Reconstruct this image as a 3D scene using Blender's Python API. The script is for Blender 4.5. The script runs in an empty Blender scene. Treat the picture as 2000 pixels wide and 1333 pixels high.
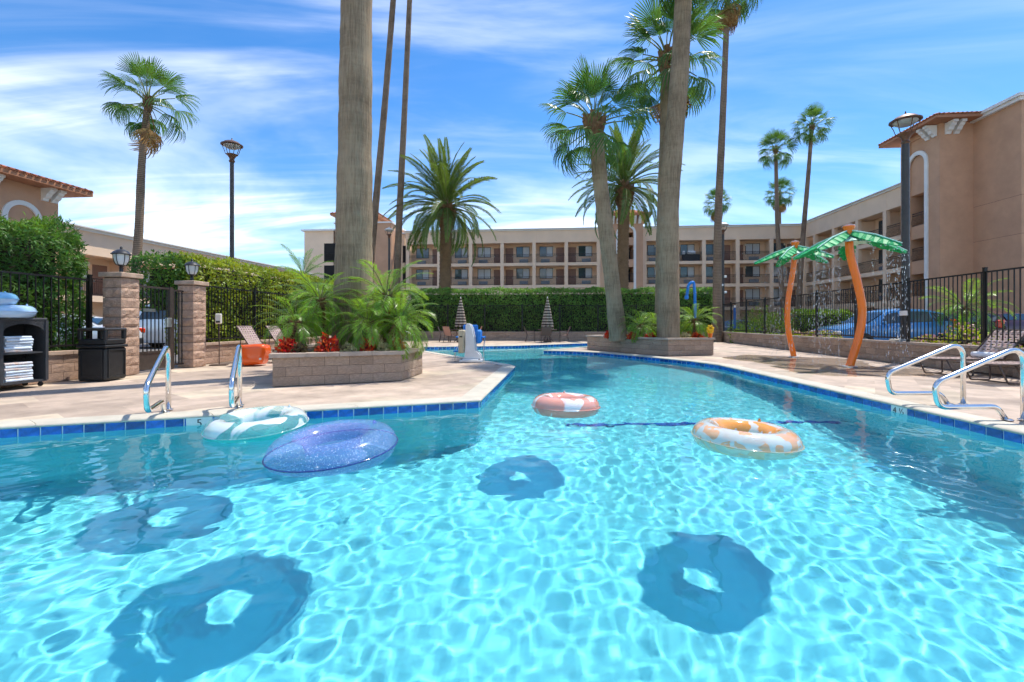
import bpy, bmesh, math, random
import numpy as np
from mathutils import Vector, Matrix, Quaternion
from mathutils.geometry import delaunay_2d_cdt

random.seed(7); RNG = np.random.default_rng(7)
SC = bpy.context.scene
COL = SC.collection
PI = math.pi

# ------------------------------------------------------------------ camera
F = 900.0            # focal length in photo pixels (2000 wide)
HZ = 632.0           # photo row of the horizon
CZ = 1.10            # eye height above the deck
cam = bpy.data.cameras.new('camera'); cam_o = bpy.data.objects.new('camera', cam); COL.objects.link(cam_o)
cam.sensor_width = 36.0; cam.lens = F / 2000.0 * 36.0
cam.shift_y = -(666.5 - HZ) / 2000.0
cam.clip_start = 0.05; cam.clip_end = 2000.0
cam_o.location = (0, 0, CZ); cam_o.rotation_euler = (PI / 2, 0, 0)
SC.camera = cam_o

# ------------------------------------------------------------------ sky, sun, exposure
SUN_EL = math.radians(65.0); SUN_AZ = math.atan2(0.77, 0.64)     # clockwise from +Y
SUN = Vector((math.cos(SUN_EL) * math.sin(SUN_AZ), math.cos(SUN_EL) * math.cos(SUN_AZ), math.sin(SUN_EL)))
w = bpy.data.worlds.new('World'); SC.world = w; w.use_nodes = True
nt = w.node_tree; nt.nodes.clear()
def wn(t, **kw):
    n = nt.nodes.new(t)
    for k, v in kw.items(): setattr(n, k, v)
    return n
out = wn('ShaderNodeOutputWorld'); bg = wn('ShaderNodeBackground'); bg.inputs['Strength'].default_value = 0.15
sky = wn('ShaderNodeTexSky', sky_type='NISHITA'); sky.sun_disc = False
sky.sun_elevation = SUN_EL; sky.sun_rotation = SUN_AZ
sky.air_density = 1.0; sky.dust_density = 0.25; sky.ozone_density = 3.0
tc = wn('ShaderNodeTexCoord')
sep = wn('ShaderNodeSeparateXYZ'); nt.links.new(tc.outputs['Generated'], sep.inputs[0])
def math_n(op, a, b=None, c=None):
    n = wn('ShaderNodeMath', operation=op)
    for i, v in enumerate((a, b, c)):
        if v is None: continue
        if isinstance(v, (int, float)): n.inputs[i].default_value = v
        else: nt.links.new(v, n.inputs[i])
    return n.outputs[0]
# thin high cloud: noise on a plane far overhead, so it closes up towards the horizon as real cirrus does
zz = math_n('MAXIMUM', sep.outputs['Z'], 0.0)
zd = math_n('ADD', zz, 0.16)
px = math_n('DIVIDE', sep.outputs['X'], zd); py = math_n('DIVIDE', sep.outputs['Y'], zd)
cmb = wn('ShaderNodeCombineXYZ'); nt.links.new(px, cmb.inputs[0]); nt.links.new(py, cmb.inputs[1])
def cloud(scale, rot, stretch, off, detail, dist, lo, hi):
    mp = wn('ShaderNodeMapping'); mp.inputs['Rotation'].default_value = (0, 0, rot)
    mp.inputs['Scale'].default_value = (stretch, 1, 1); mp.inputs['Location'].default_value = (off, off * 0.7, 0)
    nt.links.new(cmb.outputs[0], mp.inputs['Vector'])
    no = wn('ShaderNodeTexNoise'); no.inputs['Scale'].default_value = scale; no.inputs['Detail'].default_value = detail
    no.inputs['Roughness'].default_value = 0.55; no.inputs['Distortion'].default_value = dist
    nt.links.new(mp.outputs[0], no.inputs['Vector'])
    mr = wn('ShaderNodeMapRange', interpolation_type='SMOOTHSTEP')
    mr.inputs['From Min'].default_value = lo; mr.inputs['From Max'].default_value = hi
    nt.links.new(no.outputs['Fac'], mr.inputs['Value'])
    return mr.outputs[0]
c1 = cloud(0.75, 0.5, 0.55, 6.4, 6, 0.7, 0.46, 0.82)
c2 = cloud(2.0, 0.42, 0.26, 8.3, 8, 1.0, 0.40, 0.74)
c3 = math_n('MULTIPLY', c1, math_n('ADD', 0.45, math_n('MULTIPLY', c2, 0.75)))
c4 = math_n('ADD', c3, math_n('MULTIPLY', c2, 0.20))
cl = math_n('MINIMUM', c4, 0.66)
mixc = wn('ShaderNodeMixRGB'); nt.links.new(cl, mixc.inputs['Fac'])
gam = wn('ShaderNodeHueSaturation'); gam.inputs['Hue'].default_value = 0.503; gam.inputs['Saturation'].default_value = 1.32; gam.inputs['Value'].default_value = 0.52
nt.links.new(sky.outputs[0], gam.inputs['Color'])
nt.links.new(gam.outputs[0], mixc.inputs['Color1']); mixc.inputs['Color2'].default_value = (5.6, 5.5, 5.4, 1)
nt.links.new(mixc.outputs[0], bg.inputs['Color']); nt.links.new(bg.outputs[0], out.inputs['Surface'])

sl = bpy.data.lights.new('sun', 'SUN'); sl.energy = 2.0; sl.angle = math.radians(0.75); sl.color = (1.0, 0.94, 0.84)
sun_o = bpy.data.objects.new('sun', sl); COL.objects.link(sun_o); sun_o.location = (30, 40, 80)
sun_o.rotation_euler = SUN.to_track_quat('Z', 'Y').to_euler()
sl.cycles.is_caustics_light = True

vs = SC.view_settings; vs.view_transform = 'Standard'; vs.look = 'None'; vs.gamma = 1.0; vs.use_curve_mapping = False
vs.exposure = 1.45
SC.render.engine = 'CYCLES'
cy = SC.cycles
cy.use_denoising = True
try: cy.denoiser = 'OPENIMAGEDENOISE'
except Exception: pass
cy.max_bounces = 8; cy.transparent_max_bounces = 12; cy.transmission_bounces = 6; cy.diffuse_bounces = 3; cy.glossy_bounces = 3
cy.use_adaptive_sampling = True; cy.adaptive_threshold = 0.03; cy.adaptive_min_samples = 16
cy.caustics_refractive = True; cy.caustics_reflective = True
cy.blur_glossy = 0.3; cy.sample_clamp_indirect = 6.0

# ------------------------------------------------------------------ helpers
def G(x, y, z=0.0):
    """photo pixel -> point on the horizontal plane z"""
    Y = F * (CZ - z) / (y - HZ)
    return Vector(((x - 1000) / F * Y, Y, z))
def A(x, y, Y):
    """photo pixel at a known distance -> point"""
    return Vector(((x - 1000) / F * Y, Y, CZ - (y - HZ) / F * Y))

DV = Vector((0.0885, 0.996, 0))      # direction of the court's long axis
UV = Vector((0.996, -0.0885, 0))     # across it, to the right
COURT = math.atan2(-0.0885, 0.996)   # rotation that maps +X to UV, +Y to DV

MATS = {}
def srgb(r, g, b):
    f = lambda c: ((c / 255 + 0.055) / 1.055) ** 2.4 if c > 10 else c / 255 / 12.92
    return (f(r), f(g), f(b))
def mat(name, col, rough=0.7, metal=0.0, var=0.0, vscale=6.0, bump=0.0, bscale=40.0, col2=None, spec=0.5, coat=0.0,
        detail=6, stretch=(1, 1, 1), island=0.0, objvar=0.0, trans=0.0, ior=1.45, coords='Object', emit=None):
    """Principled material: base colour broken up by noise, optional bump, per-leaf (island) and per-object variation"""
    if name in MATS: return MATS[name]
    m = bpy.data.materials.new(name); m.use_nodes = True; MATS[name] = m
    t = m.node_tree; p = t.nodes['Principled BSDF']
    p.inputs['Roughness'].default_value = rough; p.inputs['Metallic'].default_value = metal
    p.inputs['Specular IOR Level'].default_value = spec; p.inputs['IOR'].default_value = ior
    if coat: p.inputs['Coat Weight'].default_value = coat; p.inputs['Coat Roughness'].default_value = 0.05
    if trans: p.inputs['Transmission Weight'].default_value = trans
    c = tuple(col) + (1,)
    p.inputs['Base Color'].default_value = c
    L = t.links.new
    co = t.nodes.new('ShaderNodeTexCoord'); mp = t.nodes.new('ShaderNodeMapping')
    mp.inputs['Scale'].default_value = stretch
    if coords == 'World':
        ge = t.nodes.new('ShaderNodeNewGeometry'); L(ge.outputs['Position'], mp.inputs[0])
    else: L(co.outputs[coords], mp.inputs[0])
    last = None
    if var > 0 or col2 is not None:
        n = t.nodes.new('ShaderNodeTexNoise'); n.inputs['Scale'].default_value = vscale; n.inputs['Detail'].default_value = detail
        n.inputs['Roughness'].default_value = 0.62
        L(mp.outputs[0], n.inputs['Vector'])
        r = t.nodes.new('ShaderNodeMapRange'); r.inputs['From Min'].default_value = 0.3; r.inputs['From Max'].default_value = 0.7
        L(n.outputs['Fac'], r.inputs['Value'])
        mx = t.nodes.new('ShaderNodeMixRGB'); L(r.outputs[0], mx.inputs['Fac'])
        c2 = col2 if col2 is not None else tuple(min(1, x * (1 + var)) for x in col)
        c1 = col if col2 is not None else tuple(x * (1 - var) for x in col)
        mx.inputs['Color1'].default_value = tuple(c1) + (1,); mx.inputs['Color2'].default_value = tuple(c2) + (1,)
        last = mx.outputs[0]
    for amt, kind in ((island, 'Random Per Island'), (objvar, 'Random')):
        if amt <= 0: continue
        src = t.nodes.new('ShaderNodeNewGeometry' if kind != 'Random' else 'ShaderNodeObjectInfo').outputs[kind]
        hs = t.nodes.new('ShaderNodeHueSaturation')
        r = t.nodes.new('ShaderNodeMapRange'); r.inputs['To Min'].default_value = 1 - amt; r.inputs['To Max'].default_value = 1 + amt
        L(src, r.inputs['Value']); L(r.outputs[0], hs.inputs['Value'])
        if last is not None: L(last, hs.inputs['Color'])
        else: hs.inputs['Color'].default_value = c
        if kind != 'Random':
            r2 = t.nodes.new('ShaderNodeMapRange'); r2.inputs['To Min'].default_value = 0.485; r2.inputs['To Max'].default_value = 0.515
            L(src, r2.inputs['Value']); L(r2.outputs[0], hs.inputs['Hue'])
        last = hs.outputs[0]
    if last is not None: L(last, p.inputs['Base Color'])
    if bump > 0:
        n = t.nodes.new('ShaderNodeTexNoise'); n.inputs['Scale'].default_value = bscale; n.inputs['Detail'].default_value = 5
        L(mp.outputs[0], n.inputs['Vector'])
        b = t.nodes.new('ShaderNodeBump'); b.inputs['Strength'].default_value = bump; b.inputs['Distance'].default_value = 0.02
        L(n.outputs['Fac'], b.inputs['Height']); L(b.outputs[0], p.inputs['Normal'])
    if emit:
        p.inputs['Emission Color'].default_value = tuple(emit[0]) + (1,); p.inputs['Emission Strength'].default_value = emit[1]
    return m

class MB:
    """collects shapes and links them as ONE mesh object"""
    def __init__(s): s.v = []; s.f = []; s.mi = []; s.cur = 0; s.sm = []; s.smooth = False
    def add(s, vs, fs, M=None):
        o = len(s.v)
        if M is not None: vs = [M @ Vector(v) for v in vs]
        s.v.extend([tuple(v) for v in vs])
        for f in fs: s.f.append(tuple(i + o for i in f)); s.mi.append(s.cur); s.sm.append(s.smooth)
        return s
    def box(s, c, d, rz=0.0, M=None, bev=0.0):
        x, y, z = d[0] / 2, d[1] / 2, d[2] / 2
        R = Matrix.Translation(Vector(c)) @ Matrix.Rotation(rz, 4, 'Z')
        if M is not None: R = M @ R
        if bev <= 0:
            vs = [(sx * x, sy * y, sz * z) for sz in (-1, 1) for sx, sy in ((-1, -1), (1, -1), (1, 1), (-1, 1))]
            fs = [(3, 2, 1, 0), (4, 5, 6, 7), (0, 1, 5, 4), (1, 2, 6, 5), (2, 3, 7, 6), (3, 0, 4, 7)]
        else:
            b = min(bev, x * .9, y * .9, z * .9); vs = []; fs = []
            for sz in (-1, 1):
                for sx, sy in ((-1, -1), (1, -1), (1, 1), (-1, 1)):
                    vs += [(sx * x, sy * (y - b), sz * (z - b)), (sx * (x - b), sy * y, sz * (z - b)), (sx * (x - b), sy * (y - b), sz * z)]
            I = lambda k, sz, a: (k + (4 if sz > 0 else 0)) * 3 + a
            fs.append((I(3, -1, 2), I(2, -1, 2), I(1, -1, 2), I(0, -1, 2))); fs.append((I(0, 1, 2), I(1, 1, 2), I(2, 1, 2), I(3, 1, 2)))
            fs.append((I(0, -1, 1), I(1, -1, 1), I(1, 1, 1), I(0, 1, 1))); fs.append((I(2, -1, 1), I(3, -1, 1), I(3, 1, 1), I(2, 1, 1)))
            fs.append((I(1, -1, 0), I(2, -1, 0), I(2, 1, 0), I(1, 1, 0))); fs.append((I(3, -1, 0), I(0, -1, 0), I(0, 1, 0), I(3, 1, 0)))
            fs.append((I(0, -1, 2), I(1, -1, 2), I(1, -1, 1), I(0, -1, 1))); fs.append((I(2, -1, 2), I(3, -1, 2), I(3, -1, 1), I(2, -1, 1)))
            fs.append((I(1, -1, 2), I(2, -1, 2), I(2, -1, 0), I(1, -1, 0))); fs.append((I(3, -1, 2), I(0, -1, 2), I(0, -1, 0), I(3, -1, 0)))
            fs.append((I(0, 1, 1), I(1, 1, 1), I(1, 1, 2), I(0, 1, 2))); fs.append((I(2, 1, 1), I(3, 1, 1), I(3, 1, 2), I(2, 1, 2)))
            fs.append((I(1, 1, 0), I(2, 1, 0), I(2, 1, 2), I(1, 1, 2))); fs.append((I(3, 1, 0), I(0, 1, 0), I(0, 1, 2), I(3, 1, 2)))
            for k in (0, 2):
                fs.append((I(k, -1, 0), I(k, -1, 1), I(k, 1, 1), I(k, 1, 0)))
            for k in (1, 3):
                fs.append((I(k, -1, 1), I(k, -1, 0), I(k, 1, 0), I(k, 1, 1)))
            for k in range(4):
                a = (I(k, -1, 0), I(k, -1, 2), I(k, -1, 1)); b2 = (I(k, 1, 0), I(k, 1, 1), I(k, 1, 2))
                if k in (1, 3): a = a[::-1]; b2 = b2[::-1]
                fs.append(a); fs.append(b2)
        return s.add(vs, fs, R)
    def bar(s, a, b, w, h=None, up=(0, 0, 1)):
        """square bar from a to b"""
        a = Vector(a); b = Vector(b); d = b - a; L = d.length
        if L < 1e-6: return s
        h = h or w; z = d / L; x = Vector(up).cross(z)
        if x.length < 1e-4: x = Vector((1, 0, 0))
        x.normalize(); y = z.cross(x)
        vs = []
        for p in (a, b):
            for sx, sy in ((-1, -1), (1, -1), (1, 1), (-1, 1)): vs.append(p + x * sx * w / 2 + y * sy * h / 2)
        return s.add(vs, [(3, 2, 1, 0), (4, 5, 6, 7), (0, 1, 5, 4), (1, 2, 6, 5), (2, 3, 7, 6), (3, 0, 4, 7)])
    def tube(s, pts, r, n=10, caps=True, closed=False):
        """round tube along points, radius number or list"""
        pts = [Vector(p) for p in pts]; k = len(pts)
        rr = r if hasattr(r, '__len__') else [r] * k
        vs = []; fs = []; nrm = None
        for i, p in enumerate(pts):
            if closed: t = pts[(i + 1) % k] - pts[i - 1]
            else: t = pts[min(i + 1, k - 1)] - pts[max(i - 1, 0)]
            t.normalize()
            if nrm is None:
                nrm = t.cross(Vector((0, 0, 1)))
                if nrm.length < 0.05: nrm = t.cross(Vector((1, 0, 0)))
            else: nrm = nrm - t * nrm.dot(t)
            nrm.normalize(); bn = t.cross(nrm)
            for j in range(n):
                a = 2 * PI * j / n
                vs.append(p + (nrm * math.cos(a) + bn * math.sin(a)) * rr[i])
        m = k if closed else k - 1
        for i in range(m):
            i2 = (i + 1) % k
            for j in range(n):
                j2 = (j + 1) % n
                fs.append((i * n + j, i * n + j2, i2 * n + j2, i2 * n + j))
        if caps and not closed:
            fs.append(tuple(range(n))[::-1]); fs.append(tuple((k - 1) * n + j for j in range(n)))
        return s.add(vs, fs)
    def lathe(s, prof, c=(0, 0, 0), n=20, M=None):
        """profile [(r, z)] turned about Z"""
        vs = []; fs = []; k = len(prof)
        for r, z in prof:
            for j in range(n):
                a = 2 * PI * j / n; vs.append((c[0] + r * math.cos(a), c[1] + r * math.sin(a), c[2] + z))
        for i in range(k - 1):
            for j in range(n):
                j2 = (j + 1) % n; fs.append((i * n + j, i * n + j2, (i + 1) * n + j2, (i + 1) * n + j))
        if prof[0][0] > 1e-4: fs.append(tuple(range(n))[::-1])
        if prof[-1][0] > 1e-4: fs.append(tuple((k - 1) * n + j for j in range(n)))
        return s.add(vs, fs, M)
    def prism(s, poly, z0, z1, M=None):
        """flat polygon [(x, y)] (counter-clockwise) raised from z0 to z1"""
        n = len(poly)
        vs = [(x, y, z0) for x, y in poly] + [(x, y, z1) for x, y in poly]
        fs = [tuple(range(n))[::-1], tuple(range(n, 2 * n))] + [(i, (i + 1) % n, n + (i + 1) % n, n + i) for i in range(n)]
        return s.add(vs, fs, M)
    def ribbon(s, A_, B_):
        """strip of quads between two equally long point rows"""
        n = len(A_)
        return s.add(list(A_) + list(B_), [(i, i + 1, n + i + 1, n + i) for i in range(n - 1)])
    def mesh(s, name):
        me = bpy.data.meshes.new(name); me.from_pydata(s.v, [], s.f)
        if any(s.sm): me.polygons.foreach_set('use_smooth', s.sm)
        if any(s.mi): me.polygons.foreach_set('material_index', s.mi)
        me.update(); return me
    def build(s, name, m, parent=None, loc=None, rz=0.0, smooth=None):
        if smooth is not None: s.sm = [smooth] * len(s.f)
        me = s.mesh(name)
        for x in (m if isinstance(m, (list, tuple)) else [m]): me.materials.append(x)
        return link(name, me, parent, loc, rz)
def link(name, me, parent=None, loc=None, rz=0.0, M=None):
    o = bpy.data.objects.new(name, me); COL.objects.link(o)
    if parent is not None: o.parent = parent
    if M is not None: o.matrix_local = M
    else:
        if loc is not None: o.location = loc
        if rz: o.rotation_euler = (0, 0, rz)
    return o
def autosmooth(o, ang=35):
    me = o.data
    me.polygons.foreach_set('use_smooth', [True] * len(me.polygons))
    try: me.set_sharp_from_angle(angle=math.radians(ang))
    except Exception: pass
    return o
def tag(o, label=None, cat=None, group=None, kind=None):
    if label: o['label'] = label
    if cat: o['category'] = cat
    if group: o['group'] = group
    if kind: o['kind'] = kind
    return o
def thing(name, label, cat, loc=(0, 0, 0), rz=0.0, group=None):
    o = bpy.data.objects.new(name, None); COL.objects.link(o); o.empty_display_size = 0.2
    o.location = loc; o.rotation_euler = (0, 0, rz)
    return tag(o, label, cat, group)
def arc(c, r, a0, a1, n, ex, ey):
    """n+1 points on an arc in the plane of ex, ey"""
    c = Vector(c); ex = Vector(ex); ey = Vector(ey)
    return [c + ex * r * math.cos(a0 + (a1 - a0) * i / n) + ey * r * math.sin(a0 + (a1 - a0) * i / n) for i in range(n + 1)]
def fillet(pts, r, n=6):
    """polyline with rounded corners"""
    pts = [Vector(p) for p in pts]; out = [pts[0]]
    for i in range(1, len(pts) - 1):
        p, a, b = pts[i], pts[i - 1], pts[i + 1]
        rr = r[i] if hasattr(r, '__len__') else r
        da = (a - p); db = (b - p); ang = da.angle(db)
        t = min(rr / max(math.tan(ang / 2), 1e-3), da.length * 0.49, db.length * 0.49)
        s = p + da.normalized() * t; e = p + db.normalized() * t
        for k in range(n + 1):
            u = k / n; out.append(s * (1 - u) ** 2 + p * 2 * u * (1 - u) + e * u * u)
    out.append(pts[-1]); return out
def inpoly(x, y, poly):
    c = np.zeros(np.shape(x), bool); n = len(poly)
    for i in range(n):
        x1, y1 = poly[i]; x2, y2 = poly[i - 1]
        if y1 == y2: continue
        c ^= ((y1 > y) != (y2 > y)) & (x < (x2 - x1) * (y - y1) / (y2 - y1) + x1)
    return c
def offset_poly(poly, d):
    """offset a counter-clockwise polygon outwards by d (mitred)"""
    n = len(poly); out = []
    for i in range(n):
        p = Vector(poly[i]).to_2d(); a = Vector(poly[i - 1]).to_2d(); b = Vector(poly[(i + 1) % n]).to_2d()
        e1 = (p - a).normalized(); e2 = (b - p).normalized()
        n1 = Vector((e1.y, -e1.x)); n2 = Vector((e2.y, -e2.x))
        m = (n1 + n2); k = d / max(0.35, 1 + n1.dot(n2))
        out.append((p.x + m.x * k, p.y + m.y * k))
    return out
# ------------------------------------------------------------------ materials of the setting
M_plaster = mat('pool_plaster', (0.215, 0.71, 0.80), 0.75, var=0.12, vscale=0.7)
M_stripe = mat('stripe_tile', (0.015, 0.11, 0.50), 0.4, var=0.2, vscale=20)
M_tile = mat('waterline_tile', (0.016, 0.12, 0.46), 0.12, var=0.5, vscale=9, objvar=0.35, spec=0.6)
M_grout = mat('grout', (0.80, 0.84, 0.85), 0.8)
M_coping = mat('coping_concrete', (0.52, 0.48, 0.39), 0.75, var=0.12, vscale=3, bump=0.15, bscale=60, objvar=0.05)
M_deck = mat('stamped_concrete', (0.45, 0.355, 0.272), 0.72, var=0.26, vscale=2.2, bump=0.35, bscale=14, objvar=0.20, island=0.10, coords='World')
M_joint = mat('deck_joint', (0.075, 0.05, 0.035), 0.9, var=0.2, vscale=5)

# ------------------------------------------------------------------ pool
WZ = -0.115
POOL = [(-6.8, 0.32), (5.02, 0.32), (5.21, 4.69), (5.40, 8.5), (5.58, 12.4), (5.30, 13.6), (4.55, 15.4), (3.30, 17.75), (2.3, 18.6), (1.31, 19.0),
        (3.5, 21.8), (6.6, 24.2), (6.6, 27.4), (3.77, 25.7), (0.0, 23.0), (-5.2, 21.6), (-0.05, 12.35), (0.06, 11.95), (-0.48, 6.69), (-6.8, 4.50)]
def floor_z(y):
    return WZ - np.interp(y, [0, 5.5, 9.5, 14, 30], [2.22, 2.16, 1.55, 1.15, 1.0])
def cdt(outer, holes=()):
    """triangulate outer minus holes -> verts2d, tris"""
    vs = []; es = []
    for ring in [outer] + list(holes):
        o = len(vs); n = len(ring); vs += [Vector((p[0], p[1])) for p in ring]; es += [(o + i, o + (i + 1) % n) for i in range(n)]
    V, E, T, *_ = delaunay_2d_cdt(vs, es, [], 0, 1e-5)
    V = [(v.x, v.y) for v in V]; keep = []
    for t in T:
        cx = sum(V[i][0] for i in t) / len(t); cy_ = sum(V[i][1] for i in t) / len(t)
        X = np.array([cx]); Yv = np.array([cy_])
        if inpoly(X, Yv, outer)[0] and not any(inpoly(X, Yv, h)[0] for h in holes): keep.append(tuple(t))
    return V, keep
# basin: walls and sloping floor
b = MB()
ys = [0.32, 5.5, 9.5, 14.0]
bm = bmesh.new()
V, T = cdt(POOL)
bv = [bm.verts.new((x, y, 0)) for x, y in V]
for t in T:
    try: bm.faces.new([bv[i] for i in t])
    except ValueError: pass
for y in ys[1:]:
    bmesh.ops.bisect_plane(bm, geom=bm.verts[:] + bm.edges[:] + bm.faces[:], plane_co=(0, y, 0), plane_no=(0, 1, 0))
bm.normal_update()
for f in bm.faces:
    if f.normal.z < 0: f.normal_flip()
for v in bm.verts: v.co.z = float(floor_z(v.co.y))
bnd = [e for e in bm.edges if e.is_boundary]
r = bmesh.ops.extrude_edge_only(bm, edges=bnd)
for v in r['geom']:
    if isinstance(v, bmesh.types.BMVert): v.co.z = -0.012
bmesh.ops.recalc_face_normals(bm, faces=bm.faces[:])
me = bpy.data.meshes.new('pool_basin'); bm.to_mesh(me); bm.free(); me.materials.append(M_plaster)
basin = tag(link('pool_basin', me), 'pale blue plaster basin of the swimming pool', kind='structure')
basin.cycles.is_caustics_receiver = True
# dark blue line set in the floor where it starts to slope up
m = MB()
for i in range(24):
    x0 = 0.85 + i * 0.185; yy = 7.50 - 0.03 * i * 0.185
    m.box((x0 + 0.09, yy, float(floor_z(yy)) + 0.012), (0.178, 0.10, 0.03), rz=-0.02)
stripe = m.build('floor_stripe', M_stripe, basin); stripe.cycles.is_caustics_receiver = True

# waterline tiles and coping, edge by edge
n = len(POOL)
tile_me = MB().box((0, 0, 0), (0.186, 0.02, 0.150), bev=0.004).mesh('tile'); tile_me.materials.append(M_tile)
grout = MB()
for i in range(n):
    a = Vector(POOL[i] + (0,)); c = Vector(POOL[(i + 1) % n] + (0,)); e = (c - a); L = e.length
    if L < 0.05: continue
    ang = math.atan2(e.y, e.x); e.normalize(); nin = Vector((-e.y, e.x, 0))
    mid = (a + c) / 2
    grout.box((mid.x + nin.x * 0.004, mid.y + nin.y * 0.004, -0.1), (L, 0.008, 0.165), rz=ang)
    if i == 0: continue                                   # the edge under the camera is out of view
    k = max(1, round(L / 0.19))
    for j in range(k):
        p = a + e * (L * (j + 0.5) / k) + nin * 0.008
        o = link('tile', tile_me, basin, (p.x, p.y, -0.105), ang); o.scale = ((L / k - 0.013) / 0.186, 1, 1)
grout.build('grout_bed', M_grout, basin)
OUTER = offset_poly(POOL, 0.30)
for i in range(n):
    a = Vector(POOL[i] + (0,)); c = Vector(POOL[(i + 1) % n] + (0,)); A0 = Vector(OUTER[i] + (0,)); C0 = Vector(OUTER[(i + 1) % n] + (0,))
    L = (c - a).length; k = max(1, round(L / 1.5)); e = (c - a).normalized(); nin = Vector((-e.y, e.x, 0))
    for j in range(k):
        u0, u1 = j / k, (j + 1) / k
        g = 0.003 / L if k > 1 else 0
        P0 = a.lerp(c, u0 + (g if j else 0)); P1 = a.lerp(c, u1 - (g if j < k - 1 else 0))
        Q0 = A0.lerp(C0, u0 + (g if j else 0)); Q1 = A0.lerp(C0, u1 - (g if j < k - 1 else 0))
        prof = [(0.0, 0.0), (0.86, 0.004), (1.0, -0.002), (1.08, -0.014), (1.10, -0.030), (1.03, -0.042), (0.9, -0.045)]
        r0 = [Q0 + (P0 - Q0) * s + Vector((0, 0, z)) for s, z in prof]; r1 = [Q1 + (P1 - Q1) * s + Vector((0, 0, z)) for s, z in prof]
        st = MB(); st.smooth = True; st.ribbon(r1, r0); st.smooth = False
        st.add([r0[0], r0[-1], Q0 + Vector((0, 0, -0.045))] , [(0, 2, 1)]); st.add([r1[0], r1[-1], Q1 + Vector((0, 0, -0.045))], [(0, 1, 2)])
        st.build('coping_stone', M_coping, basin)

# water: a real rippled surface that bends the view and the sunlight
def wave_field(X, Y):
    H = np.zeros_like(X); rng = np.random.default_rng(21)
    for lam, amp, nw, main, spread in ((2.1, 0.0034, 7, 0.6, 1.3), (0.85, 0.0013, 14, 0.25, 0.9), (0.33, 0.00098, 26, 0.15, 1.3), (0.155, 0.00078, 34, 0.4, 2.4), (0.10, 0.00026, 20, 0.4, 3.1)):
        for _ in range(nw):
            l = lam * rng.uniform(0.72, 1.4); a = main + rng.uniform(-spread, spread); ph = rng.uniform(0, 6.28)
            k = 2 * PI / l; cx, sx = math.cos(a), math.sin(a)
            # slowly wandering crests keep the pattern from looking like a grid
            wob = 0.35 * l * np.sin((X * sx - Y * cx) * k * 0.21 + ph * 1.7)
            s = np.sin(k * (X * cx + Y * sx + wob) + ph)
            env = 0.62 + 0.55 * np.sin(X * rng.uniform(.3, .9) * math.cos(ph) + Y * rng.uniform(.3, .9) * math.sin(ph) + ph * 3) * np.sin(Y * rng.uniform(.2, .7) + X * 0.3 + ph)
            H += env * amp * rng.uniform(0.6, 1.2) * (s + 0.22 * np.cos(2 * (k * (X * cx + Y * sx + wob) + ph))) / math.sqrt(nw) * 1.9
    return H
xs = np.concatenate([np.arange(-6.95, 5.75, 0.034)]); 
yr = [0.25]; 
while yr[-1] < 27.6: yr.append(yr[-1] + (0.034 if yr[-1] < 8 else min(0.09, 0.034 + (yr[-1] - 8) * 0.012)))
yr = np.array(yr)
xs = np.concatenate([xs, np.arange(5.75, 6.75, 0.07)])
X, Yg = np.meshgrid(xs, yr)
amp = np.interp(Yg, [0, 4, 9, 16, 28], [1.0, 0.95, 0.75, 0.6, 0.5])
Z = WZ + wave_field(X, Yg) * amp
nx, ny = len(xs), len(yr)
big = [(p[0], p[1]) for p in offset_poly(POOL, 0.12)]
ins = inpoly(X, Yg, big)
idx = np.arange(nx * ny).reshape(ny, nx)
q = np.stack([idx[:-1, :-1], idx[:-1, 1:], idx[1:, 1:], idx[1:, :-1]], -1).reshape(-1, 4)
kf = (ins[:-1, :-1] | ins[:-1, 1:] | ins[1:, 1:] | ins[1:, :-1]).reshape(-1)
q = q[kf]
used = np.zeros(nx * ny, bool); used[q.reshape(-1)] = True
remap = np.cumsum(used) - 1
co = np.stack([X, Yg, Z], -1).reshape(-1, 3)[used]; q = remap[q]
def np_mesh(name, co, quads, mats, smooth=False, n=4):
    me = bpy.data.meshes.new(name)
    me.vertices.add(len(co)); me.vertices.foreach_set('co', np.asarray(co, np.float32).reshape(-1))
    me.loops.add(len(quads) * n); me.loops.foreach_set('vertex_index', np.asarray(quads, np.int32).reshape(-1))
    me.polygons.add(len(quads)); me.polygons.foreach_set('loop_start', np.arange(0, len(quads) * n, n, dtype=np.int32))
    try: me.polygons.foreach_set('loop_total', np.full(len(quads), n, np.int32))
    except Exception: pass
    if smooth: me.polygons.foreach_set('use_smooth', np.ones(len(quads), bool))
    for m_ in mats: me.materials.append(m_)
    me.update(calc_edges=True); me.validate(); return me
M_water = bpy.data.materials.new('pool_water'); M_water.use_nodes = True
t = M_water.node_tree; t.nodes.clear()
o_ = t.nodes.new('ShaderNodeOutputMaterial'); g_ = t.nodes.new('ShaderNodeBsdfGlass')
g_.inputs['IOR'].default_value = 1.333; g_.inputs['Roughness'].default_value = 0.0; g_.inputs['Color'].default_value = (0.84, 0.99, 0.99, 1)
t.links.new(g_.outputs[0], o_.inputs['Surface'])
water = link('pool_water', np_mesh('pool_water', co, q, [M_water], True))
tag(water, 'clear rippling turquoise water filling the pool', kind='structure')
water.cycles.is_caustics_caster = True
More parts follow.
